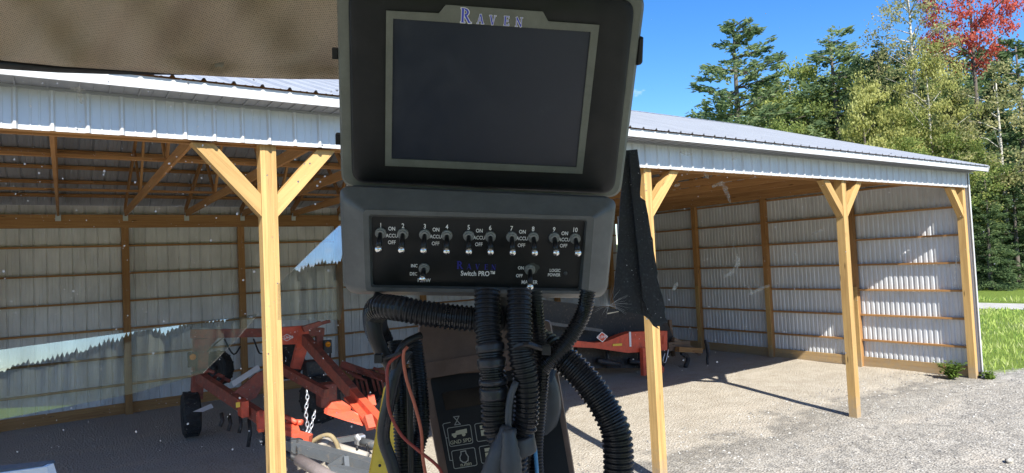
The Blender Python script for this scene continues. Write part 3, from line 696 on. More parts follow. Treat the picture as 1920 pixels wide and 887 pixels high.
def pebbles():
    q = np.random.RandomState(4); n = 9000; b_v = []; b_f = []
    x = 3 + q.rand(n) * 15; y = 0.5 + q.rand(n) ** 0.8 * 7.2
    s = 0.006 + 0.022 * q.rand(n) ** 3
    base = np.array([(1, 0, 0), (-.5, .87, 0), (-.5, -.87, 0), (0, 0, .7), (.4, .5, .35)]); fs = [(0, 4, 3), (4, 1, 3), (1, 2, 3), (2, 0, 3), (0, 1, 4)]
    for i in range(n):
        a = q.rand() * 6.28; R = np.array([[math.cos(a), -math.sin(a), 0], [math.sin(a), math.cos(a), 0], [0, 0, 1]])
        v = (base * (0.7 + 0.6 * q.rand(5, 3))) @ R.T * s[i] + [x[i], y[i], -0.006 + 0.022 * noise.noise(V((x[i] * 0.8, y[i] * 0.8, 0))) + 0.012 * noise.noise(V((x[i] * 2.3, y[i] * 2.3, 3))) - 0.002]
        k = len(b_v); b_v += [tuple(p) for p in v]; b_f += [tuple(j + k for j in f) for f in fs]
    m = mat('pebble_stone', (0.4, 0.39, 0.37), 0.9); g = N(m, 'ShaderNodeNewGeometry'); L(m, ramp(m, g.outputs['Random Per Island'], [(0, (0.13, 0.125, 0.12)), (0.6, (0.36, 0.345, 0.32)), (1, (0.46, 0.45, 0.42))]), bsdf(m).inputs['Base Color'])
    tag(link('gravel', mesh_of('gravel', b_v, b_f), m), 'loose grey gravel stones in front of the barn', kind='stuff')
pebbles()
_p = onZ(1893, 866); st = MB(); st.ball((0, 0, 0.02), 0.06, 8, 5, (1.5, 0.8, 0.5)); st.v = [v * (1 + 0.25 * noise.noise(v * 25)) for v in st.v]
tag(st.build('stone', M_birch, None, True, at(_p.x, _p.y, 0)), 'pale flat stone lying on the gravel yard', 'stone')

# ------------------------------------------------------------------ implements in the barn
def wheel(parent, c, r, wdt, axis, name='wheel'):
    x = V(axis).normalized(); z = V((0, 0, 1)); y = z.cross(x).normalized(); z = x.cross(y); M = frame_m(c, x, y, z)
    wq = link(name, None, None, parent, M); h = wdt / 2
    b = MB(); b.lathe([(r * 0.6, -h * 0.8), (r * 0.85, -h), (r * 0.97, -h * 0.8), (r, -h * 0.3), (r, h * 0.3), (r * 0.97, h * 0.8), (r * 0.85, h), (r * 0.6, h * 0.8)], 28)
    for k in range(28):
        b.box((0, 0, r), (wdt * 0.85, r * 0.09, r * 0.05), Matrix.Rotation(2 * PI * k / 28, 4, 'X') @ Matrix.Rotation(0.5 * (-1) ** k, 4, 'Z'))
    link('tyre', b.mesh('tyre'), M_tyre, wq, M)
    b = MB(); b.lathe([(r * 0.62, -h * 0.7), (r * 0.62, h * 0.7), (r * 0.5, h * 0.5), (r * 0.15, h * 0.4), (r * 0.15, -h * 0.4), (r * 0.5, -h * 0.5)], 20); link('rim', b.mesh('rim', True), M_black, wq, M)
    return wq
def fontob(name, body, size, mat_, parent, M, align='CENTER', bold=0.0):
    cu = bpy.data.curves.new(name, 'FONT'); cu.body = body; cu.size = size; cu.align_x = align; cu.align_y = 'CENTER'; cu.offset = bold; cu.resolution_u = 3; cu.materials.append(mat_)
    return link(name, cu, None, parent, M)
def face_cam(p, nrm, upv=(0, 0, 1)):
    z = V(nrm).normalized(); x = V(upv).cross(z).normalized(); y = z.cross(x); return frame_m(p, x, y, z)
def badge(parent, p, nrm, wdt, hgt, up=(0, 0, 1)):
    M = face_cam(p, nrm, up); o = link('badge', None, None, parent, M)
    b = MB(); b.prism([(-wdt / 2, 0), (0, -hgt / 2), (wdt / 2, 0), (0, hgt / 2)], 0, 0.004); link('badge_plate', b.mesh('badge_plate'), M_wht, o, M)
    b = MB(); k = 0.84; b.prism([(-wdt / 2 * k, 0), (0, -hgt / 2 * k), (wdt / 2 * k, 0), (0, hgt / 2 * k)], 0.004, 0.006); link('badge_field', b.mesh('badge_field'), M_red, o, M)
    fontob('lettering', 'KUHN', wdt * 0.30, M_wht, o, M @ at(0, 0, 0.008), bold=wdt * 0.004)

rk = thing('hay_rake', 'red hay rake with orange side lights parked behind the first barn post', 'farm implement', at(3.5, 12.5, 0), 'red farm implements under the barn')
def B(name, a, b, wd, th, m=M_red, parent=None, up=(0, 0, 1)): return board(name, a, b, wd, th, m, parent or rk, up)
Y1 = 13.4
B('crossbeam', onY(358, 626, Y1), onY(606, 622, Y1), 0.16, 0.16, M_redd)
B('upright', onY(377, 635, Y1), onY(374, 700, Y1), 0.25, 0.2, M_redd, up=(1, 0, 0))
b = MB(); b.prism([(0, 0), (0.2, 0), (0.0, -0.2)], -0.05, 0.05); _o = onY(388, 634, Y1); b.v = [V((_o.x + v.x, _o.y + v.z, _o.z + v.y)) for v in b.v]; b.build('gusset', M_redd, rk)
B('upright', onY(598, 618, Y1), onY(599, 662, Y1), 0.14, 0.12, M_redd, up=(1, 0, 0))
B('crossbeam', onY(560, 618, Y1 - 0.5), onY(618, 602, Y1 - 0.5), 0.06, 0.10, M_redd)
for px, py in ((361, 674), (614, 650)):
    p = onY(px, py, Y1 - 0.25); b = MB(); b.box(p, (0.16, 0.08, 0.27)); lt = b.build('side_light', M_black, rk, bevel=0.01)
    b = MB(); M = frame_m(p + V((0, -0.05, 0.05)), (0, -1, 0), (1, 0, 0), (0, 0, -1)); b.lathe([(0.0, 0.02), (0.05, 0.012), (0.058, -0.01), (0.0, -0.01)], 14, M); b.build('lens', M_amber, lt, True)
    b = MB(); b.tube([p + V((0.05, 0, -0.1)), p + V((0.08, 0.1, -0.25))], 0.02, 6); b.build('light_bracket', M_black, rk, True)
wheel(rk, onY(358, 776, Y1), 0.40, 0.30, (0.97, -0.06, 0))
wheel(rk, onY(409, 690, 15.2), 0.36, 0.24, (0.8, 0.5, 0))
wheel(rk, onY(536, 672, 13.4), 0.40, 0.26, (0.8, 0.5, 0))
wheel(rk, onY(600, 748, 12.0), 0.42, 0.28, (0.8, 0.4, 0))
wheel(rk, onY(690, 726, 13.2), 0.36, 0.24, (0.8, 0.4, 0))
B('leg_mount', onY(372, 692, Y1), onY(368, 748, Y1), 0.20, 0.16, M_redd, up=(1, 0, 0))
for dx in (-10, 4):
    B('pipe', onY(368 + dx, 700, Y1 - 0.2), onY(398 + dx, 692, Y1 - 0.2), 0.03, 0.03, M_black)
for dx, dy in ((0, 0), (18, 8), (30, 16)):
    b = MB(); p = onY(384 + dx, 700 + dy, Y1 - 0.3); b.tube([p, p + V((0.06, -0.05, 0.05)), p + V((0.14, -0.1, 0.0))], 0.035, 7); b.build('hose_fitting', M_redd, rk, True)
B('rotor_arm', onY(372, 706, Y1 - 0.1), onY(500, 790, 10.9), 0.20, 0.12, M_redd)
B('clamp', onY(488, 773, 10.3), onY(490, 806, 10.2), 0.10, 0.12, M_red, up=(1, 0, 0))
b = MB(); b.tube([onY(488, 770, 10.28), onY(490, 810, 10.18)], 0.045, 8); b.build('clamp_pin', M_red, rk, True)
b = MB(); b.box(onY(456, 765, 11.4), (0.12, 0.3, 0.26)); b.build('bracket', M_red, rk, bevel=0.01)
b = MB(); b.box(onY(446, 759, 11.2), (0.06, 0.02, 0.08)); b.build('reflector', M_yel, rk)
Y2 = 12.4
def slab(name, pts, m, parent, thick=0.05, d=V((0, 1, 0))):
    n = len(pts); b = MB(); b.add([p - d * thick / 2 for p in pts] + [p + d * thick / 2 for p in pts], [tuple(range(n)), tuple(range(2 * n - 1, n - 1, -1))] + [(i, i + n, (i + 1) % n + n, (i + 1) % n) for i in range(n)])
    return b.build(name, m, parent)
slab('mast_plate', [onY(x, y, Y2) for x, y in ((522, 614), (575, 610), (580, 640), (562, 692), (545, 690), (556, 645), (522, 646))], M_red, rk, 0.12)
badge(rk, onY(538, 633, Y2 - 0.07), (-0.25, -1, 0.0), 0.24, 0.13)
slab('mast_top', [onY(x, y, Y2 - 0.2) for x, y in ((566, 612), (584, 607), (600, 602), (602, 609), (586, 617), (570, 622))], M_redd, rk, 0.12)
B('main_arm', onY(572, 636, Y2 - 0.2), onY(663, 739, 9.6), 0.20, 0.12, M_redd)
B('main_arm', onY(663, 739, 9.6), onY(738, 822, 7.9), 0.17, 0.11, M_red)
B('arm_flange', onY(656, 745, 9.55), onY(700, 795, 8.5), 0.04, 0.18, M_red)
B('inner_arm', onY(525, 690, 12.2), onY(612, 738, 10.9), 0.15, 0.10, M_redd)
b = MB(); b.box(onY(588, 700, 12.3), (0.35, 0.3, 0.5)); b.build('gearbox', M_black, rk, bevel=0.04)
b = MB(); b.box(onY(612, 740, 11.3), (0.30, 0.3, 0.4)); b.build('bearing_housing', M_redd, rk, bevel=0.04)
slab('guard_plate', [onY(*p) for p in ((608, 770, 9.1), (620, 753, 9.2), (639, 750, 9.2), (655, 761, 9.1), (655, 768, 9.0), (640, 772, 9.0))], M_red, rk, 0.10)
slab('guard_shelf', [onY(*p) for p in ((612, 766, 9.05), (658, 769, 9.0), (676, 778, 8.9), (688, 793, 8.8), (676, 797, 8.8), (640, 786, 8.9), (610, 776, 8.95))], M_red, rk, 0.12)
B('hinge_lug', onY(689, 780, 8.5), onY(696, 804, 8.4), 0.10, 0.10, M_red, up=(1, 0, 0))
B('hinge_lug', onY(694, 742, 9.2), onY(698, 762, 9.1), 0.10, 0.08, M_red, up=(1, 0, 0))
for i, (px, y0, y1) in enumerate(((467, 785, 838), (494, 800, 835), (450, 780, 812), (430, 780, 808), (415, 775, 800))):
    b = MB(); p, e = onY(px, y0, 11.6), onY(px - 2, y1, 11.5); b.tube([p, (p + e) / 2 + V((0.02, -0.03, 0)), e], 0.03, 6); b.build('tine', M_black, rk, True)
for i in range(9):
    p = onY(640 + i * 10, 690 + (i % 3) * 7, 13.2 - 0.1 * i); b = MB(); b.tube([p, p + V((0.25, -0.1, -0.12)), p + V((0.32, -0.12, -0.5))], 0.03, 6); b.build('rotor_tine', M_redd, rk, True)
B('rotor_beam', onY(640, 682, 13.2), onY(735, 715, 12.6), 0.12, 0.1, M_redd)
for i in range(2):
    b = MB(); p = onY(420 + i * 55, 630, Y1 - 0.15); e = onY(452 + i * 45, 648, Y1 - 0.15); b.tube(curve([p + V((0, 0, -0.05)), (p + e) / 2 + V((0, -0.05, -0.25)), e], 0.05), 0.016, 6); b.build('hydraulic_hose', M_cable, rk, True)
b = MB(); b.tube(curve([onY(388, 660, Y1 - .2), onY(405, 644, Y1 - .2), onY(420, 632, Y1 - .2)], 0.05), 0.014, 6); b.build('hydraulic_hose', M_cable, rk, True)
slab('reflection_strip', [onY(*p) for p in ((434, 716, 11.9), (484, 684, 11.9), (488, 692, 11.7), (438, 725, 11.7))], M_wht, rk, 0.03)  # added white slabs standing in for reflections over the rake
slab('reflection_strip', [onY(*p) for p in ((362, 772, 12.6), (396, 757, 12.6), (400, 764, 12.4), (380, 772, 12.4))], M_wht, rk, 0.03)
slab('guard_bracket', [onY(*p) for p in ((438, 736, 12), (480, 700, 12), (494, 694, 12), (494, 720, 12), (480, 745, 12), (452, 760, 12))], M_redd, rk, 0.05)

dr = thing('drawbar', 'grey steel drawbar with a hydraulic cylinder and hose behind the first barn post', 'drawbar', at(3.3, 7.6, 0), 'red farm implements under the barn')
Y3 = 7.6
M_tan = paint('tan_hose', (0.34, 0.27, 0.15)); M_tanp = paint('dusty_pipe', (0.40, 0.36, 0.31)); M_worn = mat('worn_steel', (0.45, 0.46, 0.48), 0.35, 0.6); M_cyl = paint('cylinder_paint', (0.24, 0.20, 0.195))
B('beam', onY(515, 826, Y3 + 0.1), onY(706, 876, Y3 - 1.0), 0.115, 0.13, M_steel, dr)
B('strut', onY(625, 827, Y3 + 0.5), onY(670, 820, Y3 + 0.3), 0.06, 0.07, M_steel, dr)
b = MB(); b.tube([onY(560, 862, Y3 - 0.4), onY(650, 912, Y3 - 1.2)], 0.064, 16); b.build('cylinder', M_cyl, dr, True)
b = MB(); b.tube([onY(524, 846, Y3 - 0.2), onY(562, 863, Y3 - 0.4)], 0.035, 10); b.build('piston_rod', M_black, dr, True)
b = MB(); b.tube(curve([onY(584, 829, Y3 + .1), onY(601, 819, Y3), onY(618, 816, Y3 - .1), onY(629, 827, Y3 - .2), onY(636, 845, Y3 - .4)], 0.03), 0.026, 8); b.build('hose', M_tan, dr, True)
b = MB(); b.tube([onY(598, 827, Y3 + .2), onY(688, 856, Y3 - .4)], 0.05, 10); b.build('pipe', M_tanp, dr, True)
b = MB(); b.ball(onY(608, 830, Y3 + .1), 0.075, 12, 8, (1.3, 1, 0.8)); b.build('pipe_end', M_tanp, dr, True)
B('strut', onY(618, 876, Y3 - .7), onY(650, 856, Y3 - .8), 0.07, 0.06, M_steel, dr); B('strut', onY(622, 884, Y3 - .9), onY(740, 910, Y3 - 1.3), 0.14, 0.1, M_steel, dr); B('upright', onY(648, 856, Y3 - .85), onY(650, 880, Y3 - .9), 0.05, 0.05, M_steel, dr, up=(1, 0, 0))
b = MB(); b.box(onY(675, 824, Y3 + .2), (0.11, 0.12, 0.12)); b.tube([onY(668, 816, Y3 + .2), onY(682, 834, Y3 + .1)], 0.04, 8); b.build('coupling', M_worn, dr, bevel=0.02)
b = MB(); b.tube([onY(679, 828, Y3 + .1), onY(715, 838, Y3 - .2)], 0.05, 10); b.build('coupling_rod', M_steel, dr, True)
b = MB(); b.tube(curve([onY(670, 836, Y3 - .3), onY(670, 846, Y3 - .3), onY(680, 852, Y3 - .3), onY(690, 845, Y3 - .3), onY(686, 833, Y3 - .3)], 0.03), 0.016, 6); b.build('hose', M_cable, dr, True)
for (a, e, r) in (((532, 780), (556, 792), .028), ((540, 792), (566, 792), .035)):
    b = MB(); b.tube([onY(*a, Y3 + .5), onY(*e, Y3 + .3)], r, 8); b.build('pin', M_red, dr, True)
slab('lug', [onY(*p) for p in ((530, 793, Y3 + .4), (556, 795, Y3 + .4), (560, 806, Y3 + .3), (530, 806, Y3 + .3))], M_red, dr, 0.12)
B('red_tongue', onY(525, 810, Y3 + .25), onY(582, 824, Y3), 0.10, 0.10, M_red, dr)
b = MB(); b.tube(curve([onY(558, 824, Y3 - .2), onY(556, 842, Y3 - .25), onY(557, 862, Y3 - .45)], 0.03), 0.010, 6); b.tube(curve([onY(548, 826, Y3 - .1), onY(542, 840, Y3 - .1), onY(550, 850, Y3 - .2)], 0.03), 0.009, 6); b.tube(curve([onY(538, 826, Y3 - .1), onY(560, 822, Y3 - .1), onY(570, 826, Y3 - .1)], 0.03), 0.009, 6); b.build('wire_loop', M_black, dr, True)
ch = thing('chain', 'steel chain hanging straight above the grey drawbar', 'chain', at(3.2, 7.8, 0))
def chain(pts):
    for i, (p, e) in enumerate(zip(pts, pts[1:])):
        b = MB(); d = (e - p); c = (p + e) / 2; sd = V((1, 0, 0)) if i % 2 else V((0, 1, 0)); ring = [c + d * 0.62 * math.cos(t) + sd * 0.018 * math.sin(t) for t in [2 * PI * k / 10 for k in range(11)]]
        b.tube(ring, 0.007, 5, False); b.build('link', M_galv, ch, True)
chain([onY(575 + 1.5 * math.sin(i), 732 + 8.5 * i, Y3 + 0.25) for i in range(11)])
chain([onY(591 - 2 * i, 770 + 8 * i, Y3 + 0.25) for i in range(7)])

mw = thing('mower', 'red implement with a long low beam under the barn behind the second post', 'farm implement', at(11, 11.4, 0), 'red farm implements under the barn')
Y4 = 11.5
slab('main_beam', [onY(*p) for p in ((985, 628, Y4), (1040, 634, Y4), (1108, 642, Y4), (1130, 640, Y4), (1160, 628, Y4), (1178, 622, Y4), (1245, 620, Y4), (1245, 656, Y4), (1172, 661, Y4), (1110, 652, Y4), (985, 646, Y4))], M_red, mw, 0.22)
badge(mw, onY(1129, 632, Y4 - 0.14), (-0.3, -1, 0), 0.30, 0.24)
B('panel_strip', onY(1149, 647, Y4 - .125), onY(1166, 646, Y4 - .125), 0.05, 0.012, M_yel, mw)
B('warning_plate', onY(1181, 622, Y4 - .125), onY(1182, 650, Y4 - .125), 0.06, 0.012, M_wht, mw, up=(1, 0, 0))
B('upper_rail', onY(985, 600, Y4 + .2), onY(1128, 620, Y4 + .2), 0.07, 0.07, M_steel, mw); B('rail_stay', onY(1024, 605, Y4 + .2), onY(1024, 640, Y4 + .1), 0.09, 0.07, M_red, mw, up=(1, 0, 0))
for px in (1020, 1080, 1140, 1200): 
    b = MB(); b.tube([onY(px, 650, Y4 + .3), onY(px, 690, Y4 + .3)], 0.05, 8); b.tube([onY(px - 20, 676, Y4 + .3), onY(px + 22, 684, Y4 + .2)], 0.07, 8); b.build('cutter_disc', M_black, mw, True)
slab('cover', [onY(*p) for p in ((1000, 560, Y4 + .6), (1240, 590, Y4 + .6), (1262, 640, Y4 + .6), (1240, 690, Y4 + .5), (1000, 690, Y4 + .5))], M_black, mw, 0.15)
b = MB(); b.prism([(0, 0), (0.3, 0), (0.36, 0.1), (0.28, 0.2), (0.05, 0.2)], -0.1, 0.1); _o = onY(1222, 702, Y4 - .3); b.v = [V((_o.x + v.x, _o.y + v.z, _o.z + v.y)) for v in b.v]; b.build('skid_foot', M_red, mw, bevel=0.02)
B('foot_leg', onY(1205, 652, Y4 - .2), onY(1207, 704, Y4 - .2), 0.1, 0.1, M_red, mw, up=(1, 0, 0))
B('tail_lens', onY(1245, 631, Y4 - .3), onY(1245, 645, Y4 - .3), 0.07, 0.03, M_red, mw, up=(1, 0, 0))
b = MB(); b.tube(curve([onY(1253, 655, Y4 - .3), onY(1250, 672, Y4 - .3), onY(1247, 680, Y4 - .3), onY(1243, 676, Y4 - .3), onY(1247, 662, Y4 - .3)], 0.02), 0.012, 6); b.build('hook', M_galv, mw, True)
pg = thing('plough', 'old brown plough frame with wooden beam and dark shank beside the red mower', 'farm implement', at(13, 11.3, 0))
Y5 = 11.9
B('beam', onY(1255, 600, Y5 + .3), onY(1262, 668, Y5 + .3), 0.10, 0.08, M_old, pg, up=(1, 0, 0)); B('beam', onY(1262, 636, Y5), onY(1312, 662, Y5), 0.10, 0.10, M_old, pg)
B('wooden_block', onY(1270, 655, Y5 - .2), onY(1314, 657, Y5 - .2), 0.13, 0.14, M_wood, pg); B('beam', onY(1250, 650, Y5), onY(1290, 646, Y5), 0.22, 0.15, M_old, pg)
b = MB(); b.tube(curve([onY(1322, 638, Y5 - .2), onY(1327, 660, Y5 - .2), onY(1326, 678, Y5 - .3), onY(1330, 692, Y5 - .3)], 0.05), 0.035, 7); b.build('shank', M_black, pg, True)
b = MB(); b.tube(curve([onY(1278, 662, Y5 - .2), onY(1290, 672, Y5 - .2), onY(1284, 690, Y5 - .3)], 0.05), 0.06, 7); b.build('shank', M_black, pg, True)
B('upright', onY(1325, 642, Y5 + .1), onY(1328, 662, Y5 + .1), 0.12, 0.05, M_steel, pg, up=(1, 0, 0))

# ------------------------------------------------------------------ tractor cab round the camera
fh = V((FW.x, FW.y, 0)).normalized(); rh = V((fh.y, -fh.x, 0))
cabM = frame_m((0, 0, 0), rh, fh, (0, 0, 1))
M_cab = plastic('cab_lining', (0.34, 0.32, 0.29), 0.8, 300, 0.0005)
cab = thing('tractor_cab', 'tractor cab with roof, posts and a wide dusty windshield around the camera', 'tractor cab', cabM)
def cabpart(name, boxes, m):
    b = MB()
    for c, d in boxes: b.box(c, d)
    return link(name, b.mesh(name), m, cab, cabM)
cabpart('roof', [((0, -0.15, 3.64), (2.6, 2.9, 0.12))], M_cab)
cabpart('floor', [((0, -0.2, 1.5), (2.0, 2.6, 0.06))], M_cab)
cabpart('rear_panel', [((0, -1.5, 2.0), (1.2, 0.05, 1.1))], M_cab)
for sx, sy in ((-1.25, 1.27), (1.25, 1.27), (-0.55, -1.5), (0.55, -1.5)): cabpart('pillar', [((sx, sy, 2.56), (0.08, 0.08, 2.2))], M_cab)
cabpart('dash_wall', [((0, 1.27, 1.75), (2.5, 0.06, 0.55))], M_cab)
GD = 1.24                                  # distance of the windshield
M_glass = bpy.data.materials.new('clear_glass'); M_glass.use_nodes = True
_t = M_glass.node_tree; _t.nodes.clear(); _o = _t.nodes.new('ShaderNodeOutputMaterial'); _g = _t.nodes.new('ShaderNodeBsdfTransparent'); _g.inputs[0].default_value = (0.985, 0.99, 0.985, 1); _t.links.new(_g.outputs[0], _o.inputs[0])
def pxslab(name, poly, d, m, parent, thick=0.005):
    pts = [Pc(x, y, d) for x, y in poly]; return slab(name, pts, m, parent, thick, FW)
pxslab('windshield_glass', [(-80, 980), (2010, 1000), (2010, -60), (-80, -60)], GD, M_glass, cab)

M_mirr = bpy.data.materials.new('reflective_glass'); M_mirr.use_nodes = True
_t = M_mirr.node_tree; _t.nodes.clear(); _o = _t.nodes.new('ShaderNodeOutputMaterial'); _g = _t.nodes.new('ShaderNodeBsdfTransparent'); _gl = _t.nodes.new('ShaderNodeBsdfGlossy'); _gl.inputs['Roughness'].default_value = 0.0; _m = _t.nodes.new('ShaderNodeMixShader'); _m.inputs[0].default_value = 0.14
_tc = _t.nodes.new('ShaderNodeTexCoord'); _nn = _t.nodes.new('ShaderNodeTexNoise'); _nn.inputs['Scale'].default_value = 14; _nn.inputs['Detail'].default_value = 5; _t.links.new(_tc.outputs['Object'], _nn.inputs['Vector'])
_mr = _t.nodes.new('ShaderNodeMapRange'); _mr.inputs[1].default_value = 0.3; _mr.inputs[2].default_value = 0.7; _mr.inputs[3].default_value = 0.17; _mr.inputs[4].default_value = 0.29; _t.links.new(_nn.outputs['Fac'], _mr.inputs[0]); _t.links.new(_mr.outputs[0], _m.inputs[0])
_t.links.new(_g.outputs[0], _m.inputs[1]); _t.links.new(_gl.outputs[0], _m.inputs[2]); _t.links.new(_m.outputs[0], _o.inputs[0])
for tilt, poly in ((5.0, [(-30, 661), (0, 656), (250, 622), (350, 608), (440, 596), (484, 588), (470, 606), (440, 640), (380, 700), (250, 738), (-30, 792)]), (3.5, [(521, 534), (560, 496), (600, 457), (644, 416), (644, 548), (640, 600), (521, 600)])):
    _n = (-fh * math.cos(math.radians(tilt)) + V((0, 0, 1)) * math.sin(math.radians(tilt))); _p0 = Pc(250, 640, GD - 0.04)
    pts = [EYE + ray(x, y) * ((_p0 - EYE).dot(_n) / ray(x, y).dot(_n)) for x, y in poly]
    slab('reflection_patch', pts, M_mirr, cab, 0.004, _n)  # added mirror glass, cut to the outline of the sky reflections

# fabric sun shade
M_fab = bpy.data.materials.new('brown_mesh_fabric'); M_fab.use_nodes = True
_b = bsdf(M_fab); _b.inputs['Roughness'].default_value = 0.9; _b.inputs['Specular IOR Level'].default_value = 0.1
_c = coord(M_fab, 'UV'); _w = N(M_fab, 'ShaderNodeTexVoronoi'); _w.inputs['Scale'].default_value = 330; _w.inputs['Randomness'].default_value = 0.2; L(M_fab, _c, _w.inputs['Vector'])
_k = ramp(M_fab, _w.outputs['Distance'], [(0.12, (0.20, 0.16, 0.12)), (0.38, (0.68, 0.57, 0.44))])
L(M_fab, _k, _b.inputs['Base Color']); bump(M_fab, _w.outputs['Distance'], 0.001, 0.5)
_t = N(M_fab, 'ShaderNodeBsdfTranslucent'); L(M_fab, _k, _t.inputs[0]); _m = N(M_fab, 'ShaderNodeMixShader'); _m.inputs[0].default_value = 0.5
L(M_fab, _b.outputs[0], _m.inputs[1]); L(M_fab, _t.outputs[0], _m.inputs[2]); L(M_fab, _m.outputs[0], M_fab.node_tree.nodes['Material Output'].inputs[0])
def shade():
    o = thing('sun_shade', 'brown mesh fabric sun shade hanging from the cab roof over the windshield', 'sun shade', cabM)
    nu, nv = 90, 44; vs = []; uv = []
    def bot(x): return np.interp(x, [-420, 0, 110, 200, 330, 480, 640], [80, 113, 124, 130, 139, 147, 149])
    for j in range(nv + 1):
        for i in range(nu + 1):
            x = -420 + 1075 * i / nu; y = -330 + (bot(x) + 330) * j / nv; t = (y + 90) / (bot(x) + 90)
            fold = 0.022 * math.sin(x * 0.014 + t * 3.0) + 0.016 * math.sin(x * 0.03 - t * 5) * (0.3 + max(0, t)) + 0.006 * math.sin(x * 0.06 + t * 9) + 0.012 * math.exp(-((t - 0.86 - (x - 330) * 0.0001) / 0.05) ** 2) * min(1, max(0, (x - 280) / 150))
            d = 1.02 - 0.10 * min(1, 1 - t) + fold
            vs.append(Pc(x, y, d)); uv.append(V((i / nu * 0.88 + t * 0.09 + 0.01 * math.sin(i * 0.13), t * 0.19 - i / nu * 0.176 + 0.008 * math.sin(i * 0.2 + t * 4))))
    n1 = nu + 1; fs = [(j * n1 + i, (j + 1) * n1 + i, (j + 1) * n1 + i + 1, j * n1 + i + 1) for j in range(nv) for i in range(nu)]
    me = mesh_of('fabric', vs, fs, True); me.transform(cabM.inverted()); ul = me.uv_layers.new(name='UVMap')
    for lp in me.loops: ul.data[lp.index].uv = uv[lp.vertex_index].to_2d()
    f = link('fabric', me, M_fab, o, cabM); sd = f.modifiers.new('s', 'SOLIDIFY'); sd.thickness = 0.0012
    hv = []; m_ = 40
    for j in range(4):
        for i in range(m_ + 1):
            x = 250 + 405 * i / m_; k = 30 * min(1, (x - 250) / 160) * (0.85 + 0.15 * math.sin(x * 0.03)); hv.append(Pc(x, bot(x) - 1.5 - k * j / 3, 1.052 + 0.006 * math.sin(x * 0.05)))
    hm = mesh_of('hem', hv, [(j * (m_ + 1) + i, j * (m_ + 1) + i + 1, (j + 1) * (m_ + 1) + i + 1, (j + 1) * (m_ + 1) + i) for j in range(3) for i in range(m_)], True); hm.transform(cabM.inverted()); h_ = link('hem', hm, M_cab, o, cabM); h_.modifiers.new('s', 'SOLIDIFY').thickness = 0.0012
    b = MB(); b.tube([Pc(-420, 84, 1.05), Pc(-60, 116, 1.05), Pc(110, 129, 1.05), Pc(220, 134, 1.05), Pc(345, 139, 1.05)], [0.0085, 0.0085, 0.0065, 0.005, 0.0015], 8); b.build('rod', M_pblack, o, True)
    return o
shade()

# ------------------------------------------------------------------ display monitor
def pose(cx, cy, cz, rx, ry, rz):
    return CAM @ at(cx, cy, cz) @ Matrix.Rotation(rz, 4, 'Z') @ Matrix.Rotation(ry, 4, 'Y') @ Matrix.Rotation(rx, 4, 'X')
def rquad(M, px4, z, rad, seg=6):
    """rounded outline in the frame M through four pixel corners TL TR BR BL, on the plane z"""
    c = [onPl(M, x, y, z) for x, y in px4]; out = []
    for i in range(4):
        p, a, b = c[i], c[i - 1], c[(i + 1) % 4]; da = (a - p).normalized(); db = (b - p).normalized(); R = rad[i] if isinstance(rad, (tuple, list)) else rad
        ang = da.angle(db); t = R / math.tan(ang / 2); s, e = p + da * t, p + db * t
        for k in range(seg + 1):
            u = k / seg; out.append((s * (1 - u) ** 2 + p * 2 * u * (1 - u) + e * u * u))
    return out
def ring_mesh(name, rings, smooth=True, cap_first=False, cap_last=False):
    n = len(rings[0]); vs = [v for r in rings for v in r]; fs = []
    for i in range(len(rings) - 1):
        for k in range(n): k2 = (k + 1) % n; fs.append((i * n + k2, i * n + k, (i + 1) * n + k, (i + 1) * n + k2))
    if cap_first: fs.append(tuple(range(n)))
    if cap_last: fs.append(tuple(range(len(rings) * n - 1, (len(rings) - 1) * n - 1, -1)))
    m = mesh_of(name, vs, fs, smooth); return m
def smooth_by_angle(o, a=0.6):
    me = o.data; bm = bmesh.new(); bm.from_mesh(me)
    bmesh.ops.recalc_face_normals(bm, faces=bm.faces)
    for e in bm.edges:
        if len(e.link_faces) == 2 and e.calc_face_angle() > a: e.smooth = False
    bm.to_mesh(me); bm.free()
MM = pose(-0.0254, 0.1626, -0.7613, 0.3653, 0.1304, -0.0269)
mon = thing('display_monitor', 'black field display with a switched off screen in a grey bezel', 'monitor', MM)
so_ = [(631, -32), (1211, -14), (1163, 371), (640, 350)]
def grow(q, k): 
    cx = sum(p[0] for p in q) / 4; cy = sum(p[1] for p in q) / 4; return [(cx + (x - cx) * k, cy + (y - cy) * k) for x, y in q]
rg = [rquad(MM, grow(so_, 0.93), -0.075, 0.02), rquad(MM, grow(so_, 0.985), -0.06, 0.02), rquad(MM, so_, -0.030, 0.02), rquad(MM, so_, -0.018, 0.018), rquad(MM, grow(so_, 0.985), -0.010, 0.016), rquad(MM, [(655, -20), (1190, 0), (1150, 362), (661, 341)], -0.008, 0.016)]
smooth_by_angle(link('rear_shell', ring_mesh('rear_shell', rg, True, True, True), M_pgrey, mon, MM))
fo = [(653, -22), (1191, -1), (1151, 364), (660, 342)]
rg = [rquad(MM, fo, -0.012, 0.018), rquad(MM, fo, -0.006, 0.018), rquad(MM, grow(fo, 0.985), -0.0025, 0.017), rquad(MM, grow(fo, 0.94), -0.0005, 0.015), rquad(MM, grow(fo, 0.78), -0.0012, 0.008)]
smooth_by_angle(link('front_cover', ring_mesh('front_cover', rg, True, False, True), M_pblack, mon, MM))
def PL(M, z, *pts): return [onPl(M, x, y, z) for x, y in pts]
zb = 0.003
oTL, oTR, oBR, oBL = (724, 20), (1124, 47), (1092, 326), (722, 311)
iTL, iTR, iBR, iBL = (737, 35), (1108, 60), (1081, 314), (734, 298)
b = MB()
